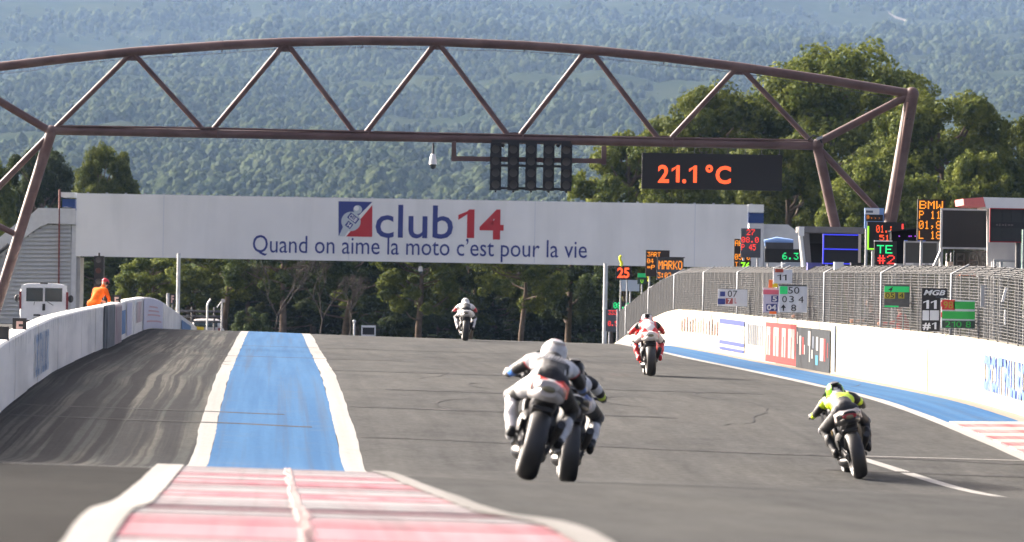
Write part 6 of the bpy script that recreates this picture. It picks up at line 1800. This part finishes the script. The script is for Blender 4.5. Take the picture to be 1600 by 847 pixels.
rider('rider in white and black leathers with blue forearm bands on the nearest motorcycle', bA, zA, [M_suitwhite, M_suitblack, M_suitblue, M_suitgrey, M_suitred], [M_suitwhite, mat('dark_red_helmet_stripe', (0.2, 0.05, 0.06), 0.4)], hzA, backA)

# B - beside the nearest one, partly hidden
bB = motorcycle('dark race motorcycle half hidden beside the nearest one', 886, 749, 54, radians(4), TYAW * 0.6, M_fwhite, M_fblack, M_fblue)
def zB(nm, t, c, nrm):
    if nm == 'upper_arm': return 2 if 0.15 < t < 0.75 else 0
    if nm == 'forearm': return 3 if 0.1 < t < 0.55 else 0
    if nm in ('yoke', 'hump'): return 0
    if nm == 'chest': return 2 if abs(c.x) > 0.13 else 0
    if nm == 'shin': return 2 if 0.3 < t < 0.8 else 0
    if nm == 'thigh': return 2 if t < 0.35 else 0
    return 0
rider('rider in dark leathers with a hi vis yellow armband, beside the nearest rider', bB, zB, [M_suitblack, M_suitblue, M_suitwhite, M_suitlime], [M_suitblack, M_suitgrey], lambda c: 1 if abs(c.x) > 0.1 else 0)

# C - green and yellow rider at the right, leaning left
bC = motorcycle('black race motorcycle with a red and grey tail, leaning left at the right', 1345, 745, 68.5, radians(-13), TYAW * 1.2, M_fblack, M_fblack, mat('grey_tail_stripe', (0.4, 0.36, 0.34), 0.4))
mb = MB(); mb.loft([(-0.232, 0.862, 0.10, 0.035, 2.4), (-0.246, 0.862, 0.085, 0.022, 2.4)], 16); o = mb.build('tail_panel', mat('dark_red_bodywork', (0.25, 0.01, 0.015), 0.35), bC, False)
def zC(nm, t, c, nrm):
    if nm == 'forearm': return 1 if 0.45 < t < 0.85 and c.x < 0 else 0
    if nm == 'upper_arm': return 1 if 0.55 < t < 0.9 and c.x > 0 else (1 if c.x < 0 and t < 0.22 else 0)
    if nm == 'hump': return 2
    if nm in ('chest', 'yoke', 'waist'):
        s = c.y - 0.25 * abs(c.x)
        if 0.34 < s < 0.54: return 1
        if s >= 0.52: return 2 if abs(c.x) < 0.10 else (1 if abs(c.x) < 0.15 else (3 if c.x < -0.17 else 0))
        return 0
    return 0
rider('rider in black leathers with a hi vis yellow back and green helmet, at the right', bC, zC, [M_suitblack, M_suitlime, M_suitgrey, M_suitwhite], [M_suitblack, M_hgreen, M_suitwhite], lambda c: 2 if (c.x ** 2 + (c.z + 0.03) ** 2 < 0.0028 and c.y < 0) else (1 if (c.x < -0.05 or c.x > 0.10 or (abs(c.z - 0.09) < 0.025)) else 0))

# D - red and white rider by the wall
bD = motorcycle('red and white race motorcycle riding before the end of the pit wall', 1017, 587, 107, radians(-2), TYAW, M_fred, M_fwhite, M_fred)
def zD(nm, t, c, nrm):
    if nm in ('hips',): return 0
    if nm == 'waist': return 0 if c.y > 0.34 else 1
    if nm in ('chest', 'hump', 'yoke'): return 1 if abs(c.x) < 0.12 and c.y < 0.62 else (2 if abs(c.x) > 0.17 else 0)
    if nm == 'upper_arm': return 0 if t > 0.25 else 2
    if nm == 'forearm': return 0 if t < 0.7 else 2
    if nm == 'thigh': return 1 if t < 0.75 else 2
    if nm == 'shin': return 0 if 0.2 < t < 0.9 else 1
    if nm == 'foot': return 0
    return 2
rider('rider in red and white leathers before the end of the pit wall', bD, zD, [M_suitred, M_suitwhite, M_suitblack], [M_suitwhite, M_suitblack, M_suitred], lambda c: 1 if abs(c.x) < 0.04 and c.y < 0.02 else (2 if abs(c.x) > 0.1 else 0))

# E - farthest rider, about to drop over the crest
bE = motorcycle('farthest race motorcycle, pale tailed, about to drop over the crest', 727, 531, 157, radians(1), TYAW, M_fwhite, mat('pale_grey_bodywork', (0.45, 0.43, 0.42), 0.35), M_fwhite)
def zE(nm, t, c, nrm):
    if nm in ('chest', 'hump', 'yoke'): return 0 if c.y > 0.55 or abs(c.x) > 0.14 else 1
    if nm == 'waist': return 1
    if nm == 'upper_arm': return 0 if t < 0.45 else 2
    if nm == 'forearm': return 2 if t < 0.6 else 1
    if nm == 'thigh': return 1 if t > 0.5 else 0
    if nm == 'shin': return 0
    return 1
rider('rider in white leathers with red elbows, farthest away on the crest', bE, zE, [M_suitwhite, M_suitblack, M_suitred], [M_suitwhite, M_suitgrey], lambda c: 0)

# ---- standing people
def standing(bend=0.0, arms=None, twist=0.0):
    """bones of someone standing on z=0 facing +y; bend leans the trunk forward from the hips."""
    b = Bones()
    R_ = Matrix.Rotation(-bend, 3, 'X'); hip = Vector((0, 0, 0.93))
    def T(x, y, z): return hip + R_ @ Vector((x, y, z))
    b.seg('hips', (-0.08, 0, 0.93), (0.08, 0, 0.93), 0.125, 0.125)
    b.seg('waist', T(0, 0, 0.02), T(0, 0.01, 0.28), 0.135, 0.14)
    b.seg('chest', T(-0.05, 0.01, 0.36), T(0.05, 0.01, 0.36), 0.135, 0.135)
    b.seg('yoke', T(-0.155, 0, 0.47), T(0.155, 0, 0.47), 0.07, 0.07)
    b.seg('neck', T(0, 0.02, 0.52), T(0, 0.04, 0.62), 0.055, 0.052)
    b.blob('head', T(0, 0.055, 0.73), (0.078, 0.098, 0.115), R_)
    b.blob('head', T(0, 0.15, 0.715), (0.016, 0.022, 0.025), R_)                      # nose
    for s in (-1, 1): b.blob('head', T(s * 0.08, 0.04, 0.725), (0.012, 0.025, 0.034), R_)   # ears
    for i, s in enumerate((-1, 1)):
        sh = T(s * 0.19, 0, 0.46)
        el, wr = arms[i] if arms else ((T(s * 0.25, 0.02, 0.16)), (T(s * 0.24, 0.12, -0.08)))
        el = Vector(el); wr = Vector(wr)
        b.seg('upper_arm', sh, el, 0.062, 0.05); b.seg('forearm', el, wr, 0.048, 0.034)
        hand(b, wr, wr + (wr - el).normalized() * 0.085, Vector((s, 0.2, 0)), (wr - el).normalized(), s)
        b.seg('thigh', (s * 0.095, 0, 0.90), (s * 0.11, 0.03, 0.50), 0.10, 0.066)
        b.seg('shin', (s * 0.11, 0.03, 0.50), (s * 0.11, -0.02, 0.09), 0.064, 0.043)
        b.seg('shoe', (s * 0.11, -0.04, 0.045), (s * 0.125, 0.17, 0.04), 0.044, 0.038)
    return b, T, R_
def stand_person(label, pos, yaw, bones, zone, mats, extra=None, group=None):
    root = thing('person', label, 'person', pos, group, (0, 0, yaw))
    me = bones.body(0.014)
    o = bpy.data.objects.new('body', clothe(me, bones, zone, mats)); COL.objects.link(o); o.parent = root
    if extra: extra(root)
    return root
# marshal in orange, stooping behind the left wall with a red cap
mb_, T_, R__ = standing(0.62, [((-0.28, 0.30, 1.08), (-0.14, 0.48, 1.0)), ((0.28, 0.30, 1.08), (0.14, 0.48, 1.0))])
def zM(nm, t, c, nrm):
    if nm in ('hips', 'thigh', 'shin'): return 0
    if nm == 'head': return 2
    if nm in ('hand', 'finger'): return 2
    if nm == 'shoe': return 3
    if nm in ('chest', 'yoke') and 0.27 < c.y < 0.36: return 1
    return 0
md = 138.0; mp = P(146, 500, md); mpos = (mp.x, md, gz(mp))
def cap(root):
    mb = MB(); c = T_(0, 0.045, 0.775); mb.ell(c, (0.095, 0.115, 0.085), 16, 8, 0, R__); h = mb.build('cap', mat('red_cap', (0.6, 0.04, 0.06), 0.6), root, False)
    mb = MB(); mb.ell(T_(0, 0.17, 0.78), (0.075, 0.08, 0.012), 14, 6, 0, R__); mb.build('peak', M_blackcloth, h, False)
    for s in (-1, 1):
        mb = MB(); mb.ell(T_(s * 0.09, 0.04, 0.72), (0.03, 0.045, 0.05), 12, 8, 0, R__); mb.build('ear_defender', M_blackcloth, root, False)
stand_person('marshal in orange overalls and a red cap stooping behind the left wall', mpos, radians(-35), mb_, zM, [M_orange, mat('silver_reflective_band', (0.7, 0.68, 0.66), 0.4), M_skin, M_blackcloth], cap)
# pit crew behind the fence
GC = 'pit crew behind the catch fence'
for k, (px, dd, cols, lb) in enumerate([(1370, 109.8, (M_blackcloth, M_suitgrey), 'crew member with bare arms behind the fence, left of the green headed board'),
                                       (1415, 104.5, (M_redcloth, M_blackcloth), 'crew member with a red sleeve behind the fence, below the green headed board'),
                                       (1275, 123.0, (mat('brown_cloth', (0.15, 0.07, 0.05), 0.8), M_blackcloth), 'crew member in brown behind the fence, right of the board with 50')]):
    uu = 13.45; dd = uu * F / (px - 428); x = uu - TY * dd
    el = [((-0.34, 0.16, 1.26), (-0.30, 0.42, 1.24)), ((0.30, 0.1, 1.2), (0.26, 0.3, 1.1))]
    bo, T2, R2 = standing(0.12, el)
    def zK(nm, t, c, nrm):
        if nm in ('head', 'hand', 'finger', 'neck'): return 2
        if nm == 'forearm': return 2 if k == 0 else 0
        if nm in ('thigh', 'shin', 'hips', 'shoe'): return 1
        return 0
    def hair(root, T2=T2, R2=R2):
        mb = MB(); mb.ell(T2(0, 0.03, 0.765), (0.086, 0.10, 0.095), 14, 8, 0, R2); mb.build('hair', mat('dark_hair', (0.03, 0.02, 0.015), 0.7), root, False)
    stand_person(lb, (x, dd, G(uu, dd)), radians(75), bo, zK, [cols[0], cols[1], M_skin], hair, GC)

# ================================================================== VEHICLES
def van():
    d = 196.0; f = Face(29, 443, 106, 512, d); k = f.k
    c = f.at(67.5, 512); z0 = gz(Vector((c.x, d, 0)))
    root = thing('white_van', 'white panel van parked behind the left wall, seen from the rear', 'van', (c.x, d, z0), None, (0, 0, radians(5)))
    Hh = f.at(67, 443).z - z0; w = 74 * k / 2
    X = lambda px: f.at(px, 470).x - c.x
    Z = lambda py: f.at(67, py).z - z0
    B = lambda mb, nm, m, par=None: mb.build(nm, m, par or root, False)
    Mw = mat('white_van_paint', (0.74, 0.75, 0.76), 0.35, var=0.03)
    mb = MB()
    secs = [(0.0, Hh * .56, w * .96, Hh * .44, 6), (0.08, Hh * .56, w, Hh * .44, 6), (3.2, Hh * .56, w, Hh * .44, 6), (3.9, Hh * .48, w * .97, Hh * .36, 5), (4.5, Hh * .38, w * .93, Hh * .24, 4), (4.75, Hh * .34, w * .85, Hh * .18, 4)]
    mb.loft(secs, 32); B(mb, 'body', Mw)
    for s in (-1, 1):
        mb = MB(); mb.box((s * w * .49, -0.012, Hh * .56), (w * .95, 0.03, Hh * .80)); dr = B(mb, 'rear_door', Mw)
        mb = MB(); x0, x1 = (X(41), X(67)) if s < 0 else (X(70), X(97))
        mb.box(((x0 + x1) / 2, -0.035, (Z(450) + Z(471)) / 2), (x1 - x0, 0.02, abs(Z(450) - Z(471)))); B(mb, 'window', M_glass, dr)
        mb = MB(); mb.box((s * w * .985, -0.03, (Z(456) + Z(483)) / 2), (0.085, 0.06, abs(Z(456) - Z(483)))); B(mb, 'tail_lamp', mat('dark_red_lamp', (0.2, 0.02, 0.02), 0.3))
        mb = MB(); mb.tube([(s * 0.25 - 0.1, -0.06, Z(471.5)), (s * 0.25 + 0.12 * s, -0.06, Z(477))], 0.012, 5); B(mb, 'wiper', M_black, dr)
        mb = MB(); mb.ell((s * (w + 0.13), 3.5, Z(467)), (0.11, 0.06, 0.15), 12, 8); mb.tube([(s * w * .95, 3.5, Z(470)), (s * (w + 0.1), 3.5, Z(469))], 0.03, 6); B(mb, 'mirror', M_black)
        for y in (0.75, 3.75):
            mb = MB(); mb.lathe_x(tyre_profile(0.21, 0.33, 0.2), (s * (w - 0.12), y, 0.33), 30); wh = B(mb, 'wheel', M_tyre)
            mb = MB(); mb.lathe_x([(-0.06, 0.0), (0.06, 0.0), (0.06, 0.2), (-0.06, 0.2)], (s * (w - 0.1), y, 0.33), 20); B(mb, 'rim', M_steel, wh)
    mb = MB(); mb.box((0.01, -0.04, Z(480)), (0.11, 0.05, 0.26)); B(mb, 'door_handle', M_black)
    mb = MB(); mb.box((X(58), -0.035, Z(492.5)), (0.26, 0.03, 0.07)); B(mb, 'latch', M_black)
    mb = MB(); mb.box((X(62), -0.03, Z(497.5)), (0.52, 0.02, 0.12)); B(mb, 'number_plate', mat('pale_plate', (0.6, 0.6, 0.58), 0.5))
    mb = MB(); mb.box((0, -0.06, Hh * .13), (w * 1.96, 0.16, Hh * .11)); B(mb, 'bumper', M_darkgrey)
    mb = MB(); mb.box((0, 0.05, Hh * 1.005), (0.3, 0.12, 0.05)); B(mb, 'roof_lamp', M_black)
van()
def hatchback():
    """the rear corner of a small pale car with a yellow panel, down beyond the crest."""
    d = 272.0; f = Face(296, 493, 346, 525, d); k = f.k; c = f.at(321, 520); z0 = gz(Vector((c.x, d, 0)))
    root = thing('parked_car', 'small pale car with a yellow rear panel beyond the end of the left wall', 'car', (c.x, d, f.at(321, 492).z - 1.45))
    Hh = 1.45; w = 0.86
    B = lambda mb, nm, m, par=None: mb.build(nm, m, par or root, False)
    Mp = mat('pale_car_paint', (0.5, 0.48, 0.46), 0.35)
    mb = MB(); mb.loft([(0, 0.62, w * .95, .34, 4), (0.1, 0.64, w, .38, 4), (2.6, .66, w, .38, 4), (3.6, .58, w * .95, .30, 4), (3.9, .5, w * .85, .2, 4)], 24); B(mb, 'body', Mp)
    mb = MB(); mb.loft([(0.1, 1.0, w * .9, .12, 4), (0.45, 1.15, w * .84, .30, 4), (1.9, 1.17, w * .82, .28, 4), (2.7, .98, w * .85, .08, 4)], 24); B(mb, 'cabin', Mp)
    mb = MB(); mb.box((0, 0.2, 1.14), (1.25, 0.34, 0.30), 0, Matrix.Rotation(radians(-35), 3, 'X')); B(mb, 'rear_window', M_glass)
    mb = MB(); mb.box((-0.4, -0.02, 0.85), (0.62, 0.05, 0.34)); B(mb, 'yellow_panel', M_yellow)
    for s in (-1, 1):
        mb = MB(); mb.box((s * .74, 0.0, .88), (.14, .06, .2)); B(mb, 'tail_lamp', mat('dark_red_lamp', (0.2, 0.02, 0.02), 0.3))
        for y in (0.7, 3.1):
            mb = MB(); mb.lathe_x(tyre_profile(0.19, 0.3, 0.19), (s * .74, y, .3), 26); B(mb, 'wheel', M_tyre)
    mb = MB(); mb.box((0, -0.05, .42), (w * 1.8, .14, .22)); B(mb, 'bumper', M_darkgrey)
    root.location.z = z0
hatchback()
